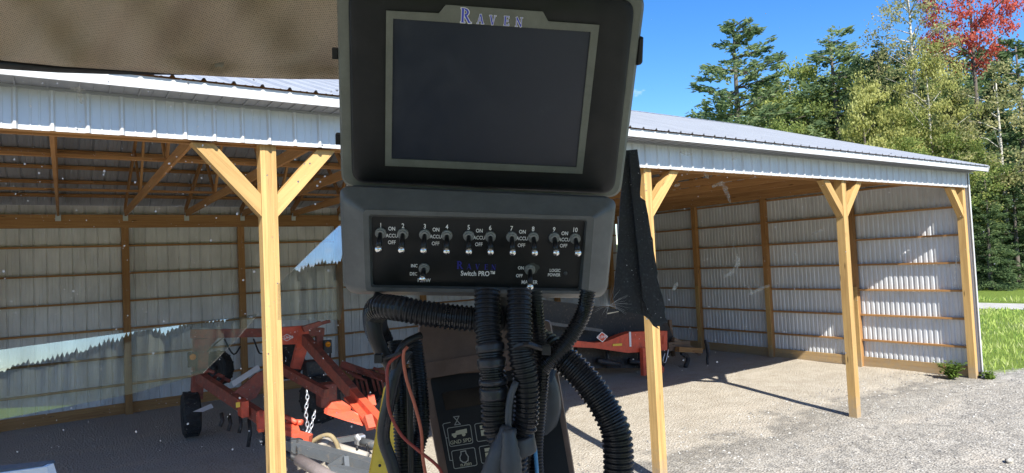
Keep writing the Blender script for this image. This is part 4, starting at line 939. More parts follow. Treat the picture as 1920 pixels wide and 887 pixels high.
for poly in ([oTL, (823, 25), (836, 9), (1018, 22), (1028, 40), oTR, iTR, iTL], [oTR, oBR, iBR, iTR], [oBR, oBL, iBL, iBR], [oBL, oTL, iTL, iBL]):
    p = PL(MM, zb, *poly); b.prism([(v.x, v.y) for v in p][::-1], -0.003, zb)
link('bezel', b.mesh('bezel'), M_pgrey, mon, MM)
b = MB(); p = PL(MM, 0, iTL, iTR, iBR, iBL); b.prism([(v.x, v.y) for v in p][::-1], -0.003, 0.0004); link('screen', b.mesh('screen'), M_screen, mon, MM)
# lettering with thick and thin strokes
def glyphs(text, grow_=0.0):
    """polygons of serif capitals, cap height 1; returns (polys, advance list)"""
    T, t, s = 0.16, 0.055, 0.045; out = []
    def st(x0, y0, x1, y1, w):
        d = V((x1 - x0, y1 - y0)).normalized() * grow_; n = V((-d.y, d.x)).normalized() * (w / 2 + grow_) if grow_ else V((-(y1 - y0), x1 - x0)).normalized() * w / 2
        a, c = V((x0, y0)) - d, V((x1, y1)) + d; return [a - n, c - n, c + n, a + n]
    G = {'R': ([('s', .16, 0, .16, 1, T), ('s', .03, s / 2, .32, s / 2, s), ('s', .03, 1 - s / 2, .3, 1 - s / 2, s), ('b',), ('s', .36, .5, .66, .02, T * .9), ('s', .6, s / 2, .8, s / 2, s)], .84),
         'A': ([('s', .1, 0, .36, 1, t), ('s', .38, 1, .66, 0, T), ('s', .18, .33, .54, .33, t), ('s', 0, s / 2, .2, s / 2, s), ('s', .5, s / 2, .8, s / 2, s)], .82),
         'V': ([('s', .12, 1, .38, 0, T), ('s', .4, 0, .64, 1, t), ('s', 0, 1 - s / 2, .26, 1 - s / 2, s), ('s', .54, 1 - s / 2, .76, 1 - s / 2, s)], .78),
         'E': ([('s', .16, 0, .16, 1, T), ('s', .03, 1 - t / 2, .58, 1 - t / 2, t), ('s', .2, .52, .48, .52, t), ('s', .03, t / 2, .62, t / 2, t), ('s', .58, .2, .6, .03, t), ('s', .56, .98, .57, .82, t), ('s', .48, .42, .48, .62, t)], .7),
         'N': ([('s', .12, 0, .12, 1, t), ('s', .1, 1, .66, 0, T), ('s', .66, 0, .66, 1, t), ('s', 0, s / 2, .26, s / 2, s), ('s', .54, 1 - s / 2, .8, 1 - s / 2, s)], .84)}
    strokes, adv = G[text]
    for k in strokes:
        if k[0] == 's': out.append(st(*k[1:]))
        else:
            c = V((.3, .73)); n = 10; ri, ro = 0.13 - grow_ * 0.6, 0.26 + grow_
            for i in range(n):
                a0, a1 = PI / 2 - PI * i / n, PI / 2 - PI * (i + 1) / n
                f = lambda r, a: c + V((math.cos(a) * r * 1.15, math.sin(a) * r))
                out.append([f(ri, a0), f(ro, a0), f(ro, a1), f(ri, a1)])
    return out, adv
def raven(parent, M, letters, z, name, m, outline=None, thick=0.0003):
    """letters: (char, px, py of the baseline left, cap height in metres)"""
    for mm, gr_, dz, nm in (((outline, 0.05, 0, name + '_outline'),) if outline else ()) + ((m, 0.0, 0.0003 if outline else 0, name),):
        b = MB(); dxy = (onPl(M, letters[-1][1], letters[-1][2], z) - onPl(M, letters[0][1], letters[0][2], z)); sh = dxy.y / dxy.x
        for c, px, py, cap in letters:
            o = onPl(M, px, py, z)
            for i, q in enumerate(glyphs(c, gr_)[0]):
                q = [(o.x + v[0] * cap, o.y + v[1] * cap + v[0] * cap * sh) for v in q]
                ar = sum(q[k][0] * q[(k + 1) % 4][1] - q[(k + 1) % 4][0] * q[k][1] for k in range(4))
                if ar < 0: q = q[::-1]
                b.prism(q, z + dz + 0.00001 * i, z + dz + thick + 0.00001 * i)
        link(nm, b.mesh(nm), mm, parent, M)
raven(mon, MM, [('R', 863, 42, .0152), ('A', 894, 44, .0098), ('V', 917, 46, .0098), ('E', 944, 47.5, .0098), ('N', 966, 49.5, .0098)], zb + 0.0002, 'logo_lettering', M_blue, M_print)
b = MB(); b.prism([(v.x, v.y) for v in PL(MM, -0.024, (1192, 70), (1202, 66), (1200, 118), (1188, 122))][::-1], -0.04, -0.012); link('side_button', b.mesh('side_button'), M_pblack, mon, MM).modifiers.new('b', 'BEVEL').width = 0.002
b = MB(); b.prism([(v.x, v.y) for v in PL(MM, -0.02, (1163, 283), (1168, 273), (1163, 305), (1158, 309))][::-1], -0.03, -0.012); link('side_latch', b.mesh('side_latch'), M_pblack, mon, MM)
for px, py in ((629, 100), (635, 260)):
    p = onPl(MM, px, py, -0.025); b = MB(); b.box(p, (0.006, 0.012, 0.012)); link('side_clip', b.mesh('side_clip'), M_pblack, mon, MM)
ar = MB(); ar.tube([MM @ V((0.0, -0.02, -0.07)), MM @ V((0, -0.12, -0.12)), Pc(940, 640, 0.86)], 0.018, 10); ar.build('mounting_arm', M_pblack, mon, True)

# ------------------------------------------------------------------ switch box
SM = pose(-0.0385, -0.0195, -0.7502, 0.3778, 0.0889, -0.0229)
sb = thing('switch_box', 'dark grey switch box with ten toggle switches under the display', 'switch box', SM)
sil = [(636, 349), (1156, 372), (1137, 560), (645, 551)]
sil_b = [(652, 346), (1148, 368), (1128, 556), (655, 548)]
lipo = [(678, 392), (1117, 405), (1105, 552), (683, 547)]; lipi = [(691, 402), (1101, 412), (1090, 546), (695, 539)]; pan = [(697, 406), (1097, 415), (1084, 541), (700, 534)]
rg = [rquad(SM, sil_b, -0.07, (.012, .012, .02, .02)), rquad(SM, sil, -0.05, (.014, .014, .022, .022)), rquad(SM, sil, -0.02, (.012, .012, .02, .02)), rquad(SM, [(641, 365), (1150, 383), (1132, 557), (648, 549)], -0.010, (.012, .012, .018, .018)),
      rquad(SM, lipo, 0.006, .006), rquad(SM, grow(lipo, 0.99), 0.008, .006), rquad(SM, lipi, 0.008, .004), rquad(SM, pan, 0.0, .003)]
smooth_by_angle(link('housing', ring_mesh('housing', rg, True, True, False), M_pbox, sb, SM), 0.45)
b = MB(); p = rquad(SM, grow(pan, 1.005), 0, .003); b.prism([(v.x, v.y) for v in p][::-1], -0.004, 0.0003); link('front_panel', b.mesh('front_panel'), M_panel, sb, SM)
def toggle(px, py, tx_, ty_, big=1.0):
    c = onPl(SM, px, py, 0.0003); e = onPl(SM, tx_, ty_, 0.019)
    T = SM @ Matrix.Translation(c); tg = link('toggle_switch', None, None, sb, T)
    b = MB(); M2 = frame_m(c, (0, 0, 1), (1, 0, 0), (0, 1, 0)); b.lathe([(0.0021, 0), (0.0021, 0.0052), (0.0046, 0.0052), (0.0049, 0.0046), (0.0049, 0.003), (0.0062, 0.0026), (0.0064, 0)], 18, M2)
    me = b.mesh('bushing', False); me.transform(at(*(-c))); link('bushing', me, M_nut, tg, T)
    b = MB(); a = c + V((0, 0.001, 0.004)); b.tube([a, a + (e - a) * 0.5, a + (e - a) * 0.95], [0.0023, 0.0031, 0.0036], 12); me = b.mesh('lever', True); me.transform(at(*(-c))); link('lever', me, M_lever, tg, T)
    b = MB(); b.ball(e, 0.0043, 14, 8); me = b.mesh('tip', True); me.transform(at(*(-c))); link('tip', me, M_chrome, tg, T)
    return tg
TG = [(713.9, 436.5, 709.8, 467), (755.6, 438, 752.7, 468.5), (796.5, 439.4, 794, 469.4), (838, 440.8, 837.3, 471), (878.7, 441.7, 879, 471.5), (919.2, 443.2, 919.8, 472), (959.2, 443.7, 961.2, 473), (999.7, 444.6, 1002.7, 473.8), (1039, 445.2, 1042.6, 473.5), (1078.2, 446.7, 1083.2, 474.4), (795.3, 502.7, 792, 522.5), (993.3, 505, 994, 537)]
for g in TG: toggle(*g)
def txt(body, px, py, size, m=M_print, align='CENTER', bold=0.00010, z=0.0006):
    p = onPl(SM, px, py, z); fontob('lettering', body, size, m, sb, SM @ Matrix.Translation(p) @ Matrix.Diagonal((0.86, 1.1, 1, 1)), align, bold)
for i, g in enumerate(TG[:10]): txt(str(i + 1), g[0], 423.0 + (i * 0.95), 0.0072)
for (x1, y1), (x2, y2), (x3, y3) in (((734.6, 429.2), (734.6, 442.3), (734.6, 454.8)), ((817.5, 431), (817, 444), (816.6, 457)), ((898.8, 433), (898.5, 446), (897.7, 458.6)), ((979.6, 435), (979, 447.5), (977.6, 460.4)), ((1059, 438), (1058, 449.6), (1056.6, 461.2))):
    txt('ON', x1, y1, 0.0058); txt('ACCU', x2, y2, 0.0056); txt('OFF', x3, y3, 0.0058)
txt('INC', 776.6, 498.6, .0052); txt('DEC', 775.2, 513.8, .0052); txt('FLOW', 795, 526, .0062); txt('ON', 976.7, 502.7, .0052); txt('OFF', 973.8, 517.3, .0052); txt('MASTER', 992.7, 529.5, .0062)
txt('LOGIC', 1040.6, 507.4, .0050); txt('POWER', 1038.8, 515.8, .0050); txt('Switch PRO\u2122', 896.5, 513.4, .0080, bold=0.00016)
raven(sb, SM, [('R', 856, 504, .0098), ('A', 875, 504.5, .0068), ('V', 891, 505, .0068), ('E', 908, 505.5, .0068), ('N', 921, 506, .0068)], 0.0005, 'logo_lettering', mat('violet_blue_print', (0.028, 0.03, 0.30), 0.5))
c = onPl(SM, 1060.4, 512.3, 0.0003); b = MB(); b.lathe([(0.0, 0.0012), (0.0018, 0.0009), (0.0024, 0), (0, 0)], 12, frame_m(c, (0, 0, 1), (1, 0, 0), (0, 1, 0))); link('indicator', b.mesh('indicator', True), mat('dull_indicator', (0.06, 0.07, 0.075), 0.4), sb, SM)
c = onPl(SM, 999, 505.5, 0.00045); b = MB(); pts = []
for k in range(24):
    a = 2 * PI * k / 24; r = 0.0068 * (1 + 0.22 * noise.noise(V((math.cos(a) * 1.3, math.sin(a) * 1.3, 2)))) * (1.15 if math.sin(a) > 0.2 else 0.95); pts.append((c.x + r * math.cos(a), c.y + r * math.sin(a)))
b.prism(pts, 0.0003, 0.00042); link('worn_patch', b.mesh('worn_patch'), mat('worn_film', (0.05, 0.058, 0.052), 0.6), sb, SM)

# ------------------------------------------------------------------ brown console under the switch box
o0 = Pc(806, 708, 0.83); xr_ = (Pc(1045, 668, 0.83) - o0).normalized(); yy = (o0 - Pc(852, 890, 0.775)); yy = (yy - xr_ * yy.dot(xr_)).normalized()
KM = frame_m(o0, xr_, yy, xr_.cross(yy))
con = thing('control_console', 'brown speed monitor console with black keypad behind the hoses', 'console', KM)
def K(px, py, z=0.0): return onPl(KM, px, py, z)
body = [(788, 700), (1040, 655), (1085, 930), (838, 960)]
def kq(px4, z, r=0.006): return rquad(KM, px4, z, r, 4)
rg = [kq(body, -0.07), kq(body, -0.006), kq(grow(body, 0.985), -0.001)]
smooth_by_angle(link('casing', ring_mesh('casing', rg, True, True, True), M_brown, con, KM))
hood = [(783, 608), (1032, 600), (1050, 690), (792, 704)]
rg = [kq(hood, -0.085), kq(hood, 0.004), kq(grow(hood, 0.98), 0.009)]
smooth_by_angle(link('hood', ring_mesh('hood', rg, True, True, True), M_brown, con, KM))
rg = [kq([(788, 682), (1046, 640), (1052, 668), (792, 712)], -0.02, .003), kq([(788, 682), (1046, 640), (1052, 668), (792, 712)], 0.010, .003), kq(grow([(788, 682), (1046, 640), (1052, 668), (792, 712)], .98), 0.012, .003)]
smooth_by_angle(link('hood_lip', ring_mesh('hood_lip', rg, True, True, True), M_brown, con, KM))
b = MB(); b.prism([(v.x, v.y) for v in kq([(806, 708), (1030, 670), (1075, 930), (852, 950)], 0)][::-1], -0.002, 0.0008); link('keypad', b.mesh('keypad'), M_panel, con, KM)
b = MB(); b.prism([(v.x, v.y) for v in kq([(828, 737), (1010, 706), (1016, 740), (836, 770)], 0, .002)][::-1], 0.0008, 0.0012); link('display_window', b.mesh('display_window'), mat('dark_lcd', (0.004, 0.0045, 0.005), 0.2), con, KM)
def strip(pts, wd, closed=False, z=0.0012):
    P = [K(x, y, z) for x, y in pts]; b = MB(); n = len(P); m = n if closed else n - 1
    for i in range(m):
        a, c = P[i], P[(i + 1) % n]; d = (c - a).normalized() * wd / 2; nn = V((-d.y, d.x, 0)); q = [a - d - nn, c + d - nn, c + d + nn, a - d + nn]
        b.prism([(v.x, v.y) for v in q], z, z + 0.0002 + 0.00001 * (i % 3))
    return b
def zp(x, y): return (780 + x / 4.283, 680 + y / 4.283)
def rr_(x0, y0, x1, y1, sk, r=14):
    """rounded key outline leaning with the keypad; zoomed pixels"""
    pts = []
    for cx, cy, a0 in ((x1 - r, y0 + r, -90), (x1 - r, y1 - r, 0), (x0 + r, y1 - r, 90), (x0 + r, y0 + r, 180)):
        for k in range(4):
            a = math.radians(a0 + 30 * k); X = cx + r * math.cos(a); Y = cy + r * math.sin(a); u = (X - x0) / (x1 - x0); v_ = (Y - y0) / (y1 - y0)
            pts.append(zp(X + v_ * 22, Y - (u - 0.5) * 30))
    return pts
def key(name, x0, y0, x1, y1):
    o = strip(rr_(x0, y0, x1, y1, 0), 0.0008, True); return link(name, o.mesh(name), M_line, con, KM)
key('key_outline', 250, 512, 436, 660); key('key_outline', 284, 696, 470, 838); key('key_outline', 470, 478, 660, 620); key('key_outline', 506, 660, 690, 795)
b = strip([zp(*p) for p in ((275, 480), (225, 490), (215, 500), (240, 606), (252, 604))], 0.0008); b2 = strip([zp(*p) for p in ((240, 606), (272, 785), (294, 786))], 0.0008); b.add(b2.v, b2.f); link('bracket_line', b.mesh('bracket_line'), M_line, con, KM)
b = MB()
for poly in ([(288, 573), (318, 566), (322, 550), (352, 543), (408, 531), (411, 566), (350, 578), (290, 592)],):
    b.prism([(v.x, v.y) for v in [K(*zp(*p)) for p in poly]][::-1], 0.0011, 0.0014)
for cx, cy in ((312, 590), (384, 578)):
    b.prism([(v.x, v.y) for v in [K(*zp(cx + 15 * math.cos(-2 * PI * k / 10), cy + 15 * math.sin(-2 * PI * k / 10))) for k in range(10)]], 0.0011, 0.0014 + 0.00005)
link('truck_symbol', b.mesh('truck_symbol'), M_icon, con, KM)
b = strip([zp(*p) for p in ((302, 436), (345, 430), (312, 500), (356, 494))], 0.001, True); link('hourglass_symbol', b.mesh('hourglass_symbol'), M_line, con, KM)
b = strip([zp(*p) for p in ((362, 735), (360, 715), (398, 708), (402, 728), (420, 755), (418, 785), (400, 800), (378, 800), (358, 785), (352, 762))], 0.0012, True); link('engine_symbol', b.mesh('engine_symbol'), M_line, con, KM)
b = MB()
for poly in ([(512, 508), (600, 495), (604, 525), (516, 535)], [(520, 545), (600, 533), (606, 578), (526, 590)], [(550, 690), (640, 678), (643, 706), (554, 716)], [(556, 726), (640, 716), (646, 758), (562, 770)]):
    b.prism([(v.x, v.y) for v in [K(*zp(*p)) for p in poly]][::-1], 0.0011, 0.0014)
link('key_symbol', b.mesh('key_symbol'), M_icon, con, KM)
def ktxt(body, x, y, size):
    p = K(*zp(x, y), 0.0015); fontob('lettering', body, size, M_icon, con, KM @ Matrix.Translation(p), 'CENTER', 0.00005)
ktxt('GND SPD', 360, 632, 0.0062); ktxt('n.min', 402, 815, 0.0062)
b = MB(); b.prism([(v.x, v.y) for v in [K(x, y) for x, y in ((838, 930), (1080, 900), (1240, 1700), (980, 1720))]][::-1], -0.07, -0.01); link('pedestal', b.mesh('pedestal'), M_brown, con, KM)

# ------------------------------------------------------------------ hoses and wires
def loom(name, label, pts, r, pitch, cat='hose', group='corrugated hoses round the console'):
    path = curve([Pc(*p) for p in pts], pitch / 4)
    rad = [r if (i % 4) < 2 else r * 0.87 for i in range(len(path))]
    b = MB(); b.tube(path, rad, 20); o = b.build(name, M_loom, None, False); tag(o, label, cat, group)
    me = o.data; o.data.polygons.foreach_set('use_smooth', [False] * len(me.polygons)); return o
loom('corrugated_hose', 'thick black corrugated hose lying level just under the switch box', [(716, 640, .80), (704, 610, .78), (708, 578, .74), (745, 578, .715), (800, 588, .71), (890, 598, .71), (960, 596, .72)], 0.0142, 0.0052)
hB = loom('corrugated_hose', 'corrugated hose bound with tape hanging straight down over the console keypad', [(914, 545, .70), (914, 600, .69), (920, 660, .68), (926, 730, .675), (930, 800, .672), (955, 850, .675), (975, 930, .68)], 0.0142, 0.0048)
loom('corrugated_hose', 'corrugated hose with a clamp, right next to the tape-bound hose', [(974, 545, .69), (974, 600, .68), (976, 660, .672), (986, 720, .67), (985, 790, .67), (968, 840, .672), (960, 930, .675)], 0.0135, 0.0050)
loom('corrugated_hose', 'slim corrugated tube hanging behind the clamped hose beside the keypad', [(1002, 545, .71), (1008, 610, .71), (1016, 690, .715), (1010, 770, .715), (1004, 850, .715), (1010, 930, .715)], 0.0085, 0.0036)
loom('corrugated_hose', 'slim corrugated tube curving from the switch box corner into the hose tie', [(1103, 545, .70), (1094, 585, .70), (1070, 630, .695), (1040, 665, .69), (1016, 690, .69)], 0.0088, 0.0036)
loom('corrugated_hose', 'thickest corrugated hose arching out over the sunlit dirt', [(960, 610, .74), (1010, 640, .735), (1052, 668, .72), (1100, 715, .71), (1140, 775, .70), (1158, 830, .695), (1160, 960, .69)], 0.0165, 0.0058)
loom('corrugated_hose', 'corrugated tube hanging left of the console beside the red wires', [(742, 640, .78), (748, 700, .77), (752, 780, .76), (760, 930, .75)], 0.0100, 0.0040)
loom('corrugated_hose', 'corrugated tube touching the brown console casing', [(776, 640, .80), (786, 720, .79), (790, 800, .78), (780, 850, .77), (780, 930, .76)], 0.0105, 0.0040)
loom('corrugated_hose', 'narrow corrugated tube between console and tape-bound hose bottom', [(1000, 780, .73), (985, 850, .71), (975, 930, .70)], 0.008, 0.0036)
# tape round the taped hose
tp = link('tape_wrap', None, None, hB, Matrix())
for y0, y1 in ((640, 665), (668, 690), (708, 722), (724, 752)):
    path = curve([Pc(914, 545, .70), Pc(914, 600, .69), Pc(920, 660, .68), Pc(926, 730, .675), Pc(930, 800, .672)], 0.003)
    sel = [p for p in path if y0 <= 443.5 - (p - EYE).dot(UP) / (p - EYE).dot(FW) * FPX <= y1]
    b = MB(); b.tube(sel, [0.0148 + 0.0006 * (i % 2) for i in range(len(sel))], 20); b.build('tape', M_tape, tp, True)
def cable(name, label, pts, r, m, cat, group=None):
    b = MB(); b.tube(curve([Pc(*p) for p in pts], 0.006), r, 10); return tag(b.build(name, m, None, True), label, cat, group)
cable('cable', 'smooth black cable curving left around the end of the level hose', [(716, 552, .76), (704, 580, .755), (702, 620, .75), (716, 660, .755), (735, 690, .76), (742, 760, .76)], 0.0085, M_cable, 'cable', 'black cables round the console')
cable('cable', 'black taped cable with a bulge hanging outermost on the yellow plate', [(765, 655, .74), (745, 690, .735), (728, 760, .73), (719, 820, .73), (735, 870, .73), (750, 930, .73)], 0.0072, M_tape, 'cable', 'black cables round the console')
cable('cable', 'thin black cable looping over the two red wires', [(742, 700, .735), (740, 680, .73), (758, 645, .73), (790, 628, .74)], 0.0042, M_cable, 'cable', 'black cables round the console')
cable('cable', 'thin black lead hanging between the two left corrugated tubes', [(765, 690, .75), (768, 740, .745), (770, 820, .74), (772, 930, .735)], 0.0035, M_cable, 'cable', 'black cables round the console')
cable('wire', 'dark red wire bending out to the left over the black cable', [(756, 660, .72), (728, 684, .715), (727, 730, .71), (730, 770, .71), (752, 815, .71), (785, 845, .71), (825, 880, .71), (840, 930, .71)], 0.0018, M_wirer, 'wire')
cable('wire', 'orange-red wire hanging straight beside the console casing', [(764, 650, .71), (756, 665, .71), (762, 710, .71), (778, 760, .71), (790, 810, .71), (793, 860, .71), (806, 930, .71)], 0.0018, M_wireo, 'wire')
cable('wire', 'short pale blue wire at the foot of the slim corrugated tube', [(1003, 838, .70), (1005, 860, .70), (1008, 900, .70)], 0.0022, M_wireb, 'wire')
cable('wire', 'grey lead running down into the big grey connector', [(968, 715, .66), (957, 745, .658), (953, 780, .655), (954, 812, .655)], 0.0035, M_conn, 'wire')
cable('cable', 'grey curved pipe behind the hoses above the lit ground', [(1018, 700, .80), (1030, 740, .80), (1030, 785, .80), (1012, 830, .80), (1000, 900, .80)], 0.0135, M_conn, 'cable')
# connector: two backshells with ribs
cn = thing('plug_connector', 'grey ribbed plug connector hanging at the bottom of the hoses', 'connector', CAM @ at(-0.01, -0.21, -0.655))
b = MB(); pth = curve([Pc(955, 800, .655), Pc(945, 835, .652), Pc(925, 890, .65), Pc(915, 930, .65)], 0.004); b.tube(pth, [0.0075 + 0.0045 * min(1, i / 6) + (0.0008 if i % 2 else 0) for i in range(len(pth))], 16); b.build('backshell', M_conn, cn, True)
b = MB(); pth = curve([Pc(953, 805, .645), Pc(956, 840, .642), Pc(960, 930, .64)], 0.004); b.tube(pth, [0.0055 + 0.0050 * min(1, i / 8) + (0.0009 if i % 2 else 0) for i in range(len(pth))], 16); b.build('boot', M_conn, cn, True)
b = MB(); pth = [Pc(975, 812, .665), Pc(978, 840, .665)]; b.tube([Pc(972, 818, .668), Pc(978, 850, .668)], 0.0165, 18); b.build('collar', M_conn, cn, True, bevel=0.002)
def tie(name, label, pts, wd):
    o = thing(name, label, 'cable tie', Matrix.Translation(Pc(*pts[0])), 'black cable ties'); b = MB(); b.tube(curve([Pc(*p) for p in pts], 0.004), wd, 6); b.build('strap', M_cable, o)
    b = MB(); c = Pc(*pts[0]); b.box((0, 0, 0), (0.009, 0.010, 0.008), CAM.to_3x3().to_4x4()); b.v = [v + c for v in b.v]; b.build('head', M_cable, o, bevel=0.001)
    return o
tie('cable_tie', 'black cable tie with its square head out over the red wires', [(710, 672, .72), (728, 670, .718), (752, 660, .712), (776, 645, .72)], 0.0022)
tie('cable_tie', 'shiny black cable tie binding slim tube to clamped hose', [(1024, 656, .668), (1005, 650, .664), (985, 645, .656), (962, 652, .664)], 0.0030)
b = MB(); b.add([Pc(1012, 690, .76), Pc(1040, 678, .78), Pc(1046, 690, .78), Pc(1035, 716, .76), Pc(1010, 742, .74), Pc(1000, 720, .74)] + [Pc(1012, 690, .80), Pc(1040, 678, .80), Pc(1046, 690, .80), Pc(1035, 716, .80), Pc(1010, 742, .80), Pc(1000, 720, .80)], [(0, 1, 2, 3, 4, 5), (11, 10, 9, 8, 7, 6)] + [(i, i + 6, (i + 1) % 6 + 6, (i + 1) % 6) for i in range(6)])
tag(b.build('bracket', M_pblack, None), 'black angular bracket sticking out behind the clamped hose', 'bracket')

# ------------------------------------------------------------------ outside and on the windshield
yp = thing('yellow_guard', 'yellow painted steel plate outside the windshield beside the hoses', 'guard plate', Matrix.Translation(Pc(720, 850, 1.7)))
pxslab('plate', [(722, 724), (733, 730), (780, 930), (690, 930)], 1.7, M_yel, yp, 0.02)
pxslab('plate_edge', [(722, 724), (728, 726), (700, 930), (686, 930)], 1.72, M_yel, yp, 0.04)
b = MB(); b.ball(Pc(712, 873, 1.68), 0.004); b.build('bolt', M_black, yp, True)
wp = thing('white_hood', 'white panel edge low outside the windshield', 'panel', Matrix.Translation(Pc(50, 900, 2.0)))
pxslab('panel', [(-60, 893), (94, 872), (103, 900), (110, 960), (-60, 990)], 2.0, M_wht, wp, 0.03)
pxslab('edge', [(-60, 883), (90, 868), (94, 872), (-60, 893)], 2.02, M_steel, wp, 0.05)
M_flap = mat('torn_black_rubber', (0.012, 0.014, 0.018), 0.7)
_c = coord(M_flap); _vv = nz(M_flap, _c, 180, 3, 0.8); L(M_flap, ramp(M_flap, _vv, [(0.5, (0.012, 0.014, 0.019)), (0.66, (0.03, 0.034, 0.042)), (0.78, (0.12, 0.12, 0.12))]), bsdf(M_flap).inputs['Base Color']); bump(M_flap, _vv, 0.001, 0.6)
fl = thing('rubber_flap', 'tattered black rubber flap hanging outside the windshield in front of the second post', 'flap', Matrix.Translation(Pc(1190, 450, 1.3)))
edge = [(1172, 282), (1195, 280)]
for x, y in ((1200, 330), (1202, 370), (1212, 382), (1216, 410), (1221, 448), (1226, 480), (1232, 520), (1240, 555), (1247, 585), (1249, 603), (1240, 612), (1234, 618)): edge += [(x + random.uniform(-2.5, 1.5), y - random.uniform(3, 9)), (x + random.uniform(-1, 3.5), y)]
for x, y in ((1226, 612), (1218, 600), (1208, 592), (1180, 585), (1160, 590), (1150, 560), (1158, 470), (1163, 380)): edge.append((x, y))
pts = [Pc(x, y, 1.29 + 0.00025 * max(0, x - 1185)) for x, y in edge]; n = len(pts)
b = MB(); b.add([p for p in pts] + [p + FW * 0.006 for p in pts], [tuple(range(n)), tuple(range(2 * n - 1, n - 1, -1))] + [(i, i + n, (i + 1) % n + n, (i + 1) % n) for i in range(n)]); b.build('sheet', M_flap, fl)
pxslab('fold', [(1180, 290), (1194, 288), (1199, 372), (1216, 460), (1236, 560), (1222, 596), (1205, 560), (1196, 470), (1186, 380)], 1.283, M_flap, fl, 0.006)
M_dirt = mat('dried_dirt', (0.8, 0.79, 0.77), 0.9)
_t = N(M_dirt, 'ShaderNodeBsdfTranslucent'); _t.inputs[0].default_value = (0.8, 0.79, 0.77, 1); _m = N(M_dirt, 'ShaderNodeMixShader'); _m.inputs[0].default_value = 0.6
L(M_dirt, bsdf(M_dirt).outputs[0], _m.inputs[1]); L(M_dirt, _t.outputs[0], _m.inputs[2]); L(M_dirt, _m.outputs[0], M_dirt.node_tree.nodes['Material Output'].inputs[0])
def specks():
    q = np.random.RandomState(8); b = MB()
    n = 3800
    for i in range(n):
        if q.rand() < 0.62: x, y = q.rand() * 720, 130 + q.rand() * 720
        elif q.rand() < 0.6: x, y = 1170 + q.rand() * 330, 280 + q.rand() * 420
        else: x, y = 1180 + q.rand() * 740, q.rand() * 700
        big = q.rand() ** 7; s = ((0.00028 if i > 1500 else 0.00055) + 0.0024 * big * (i < 1700)) * (0.6 if x > 700 else 1.0); c = Pc(x, y, GD - 0.004); k = 6; ph = q.rand() * 6
        pts = [c + (RT * math.cos(ph + 2 * PI * j / k) + UP * math.sin(ph + 2 * PI * j / k)) * s * (0.55 + 0.6 * q.rand()) for j in range(k)]
        b.add(pts + [c - FW * s * 0.4], [(j, (j + 1) % k, k) for j in range(k)])
    o = b.build('dirt_specks', M_dirt, cab); o['kind'] = 'stuff'
specks()
def smearmat():
    m = bpy.data.materials.new('thin_dried_smear'); m.use_nodes = True; t = m.node_tree; p = t.nodes['Principled BSDF']; p.inputs['Base Color'].default_value = (0.6, 0.6, 0.57, 1); p.inputs['Roughness'].default_value = 0.9
    tc = t.nodes.new('ShaderNodeTexCoord'); n1 = t.nodes.new('ShaderNodeTexNoise'); n1.inputs['Scale'].default_value = 70; n1.inputs['Detail'].default_value = 6; n1.inputs['Roughness'].default_value = 0.7
    t.links.new(tc.outputs['Object'], n1.inputs['Vector']); r = t.nodes.new('ShaderNodeMapRange'); r.inputs[1].default_value = 0.35; r.inputs[2].default_value = 0.75; r.inputs[3].default_value = 0.08; r.inputs[4].default_value = 0.75
    t.links.new(n1.outputs['Fac'], r.inputs[0]); t.links.new(r.outputs[0], p.inputs['Alpha']); return m
M_smear = smearmat()
def smear(pts, wd, seed):
    path = curve([Pc(x, y, GD - 0.0035) for x, y in pts], 0.002); q = random.Random(seed); n = len(path); vs = []
    for i, p in enumerate(path):
        t = (path[min(i + 1, n - 1)] - path[max(0, i - 1)]).normalized(); s = t.cross(FW).normalized(); k = wd * (0.35 + 0.65 * math.sin(PI * (i + 0.5) / n)) * (0.75 + 0.5 * noise.noise(V((i * 0.35, seed, 0))))
        vs += [p - s * k * q.uniform(.8, 1.1), p + s * k * q.uniform(.8, 1.1)]
    return vs, [(2 * i, 2 * i + 1, 2 * i + 3, 2 * i + 2) for i in range(n - 1)]
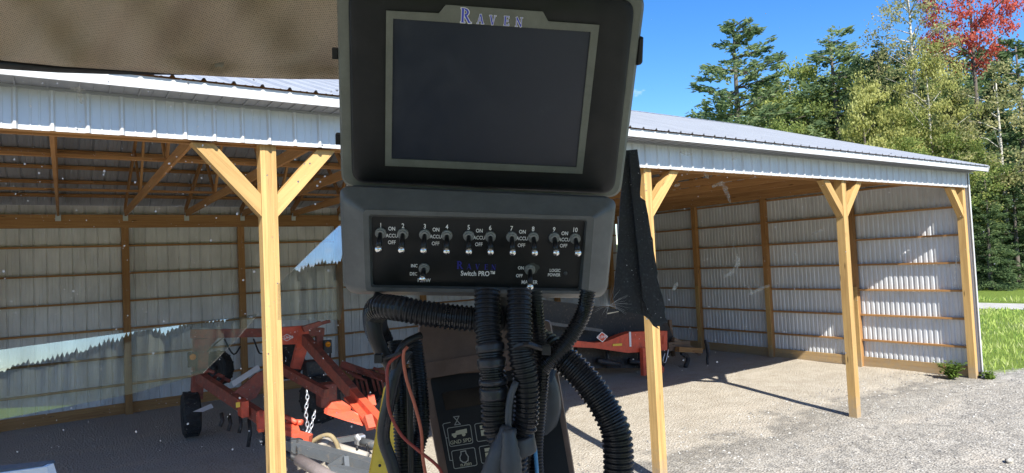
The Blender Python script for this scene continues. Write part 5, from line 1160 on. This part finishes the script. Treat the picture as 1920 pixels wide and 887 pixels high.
for i, (pts, wd) in enumerate((([(1335, 350), (1355, 345), (1362, 360), (1370, 382)], .006), ([(1357, 520), (1375, 508), (1385, 490), (1380, 478)], .0065), ([(1405, 552), (1430, 540), (1445, 535)], .005), ([(1402, 535), (1412, 552)], .004), ([(1374, 420), (1376, 470)], .0012), ([(1490, 470), (1498, 500)], .003), ([(148, 160), (150, 178), (154, 196)], .006), ([(130, 165), (160, 170)], .005), ([(1275, 285), (1300, 290)], .006), ([(1372, 300), (1382, 296)], .004), ([(1795, 470), (1788, 540)], .002), ([(1545, 430), (1520, 440)], .002), ([(1264, 350), (1275, 345)], .004), ([(1270, 530), (1262, 545)], .006), ([(1320, 325), (1330, 335)], .004), ([(725, 445), (728, 455)], .002))):
    b = MB(); b.add(*smear(pts, wd, i)); b.build('smear', M_smear, cab)
sd = thing('seed_tuft', 'white feathery seed tuft caught on the windshield beside the switch box', 'seed tuft', Matrix.Translation(Pc(1140, 565, GD - .02)))
q = random.Random(2); b = MB(); c0_ = Pc(1142, 573, GD - .02)
for k in range(34):
    a = q.uniform(0, 2 * PI); l = q.uniform(0.018, 0.036); e = c0_ + RT * math.cos(a) * l * 1.2 + UP * (math.sin(a) * l + 0.004) - FW * q.uniform(-.01, .012); m = (c0_ + e) / 2 + UP * 0.002; b.tube([c0_, m, e], [0.0002, 0.00013, 0.00008], 3)
b.build('bristles', mat('seed_fluff', (0.6, 0.58, 0.55), 0.8), sd)
b = MB(); b.tube([Pc(1139, 588, GD - .02), Pc(1160, 584, GD - .02)], [0.0012, 0.0006], 5); b.build('seed_stalk', mat('pale_stalk', (0.75, 0.66, 0.5), 0.8), sd)

# ------------------------------------------------------------------ lettering becomes mesh
bpy.context.view_layer.update()
dg = bpy.context.evaluated_depsgraph_get()
for o in [o for o in COL.objects if o.type == 'FONT']:
    me = bpy.data.meshes.new_from_object(o.evaluated_get(dg)); cu = o.data; nm = o.name
    n = bpy.data.objects.new('swap', me); COL.objects.link(n); n.parent = o.parent; n.matrix_basis = o.matrix_basis.copy()
    if not me.materials: me.materials.append(cu.materials[0])
    bpy.data.objects.remove(o); n.name = nm; me.name = 'lettering'
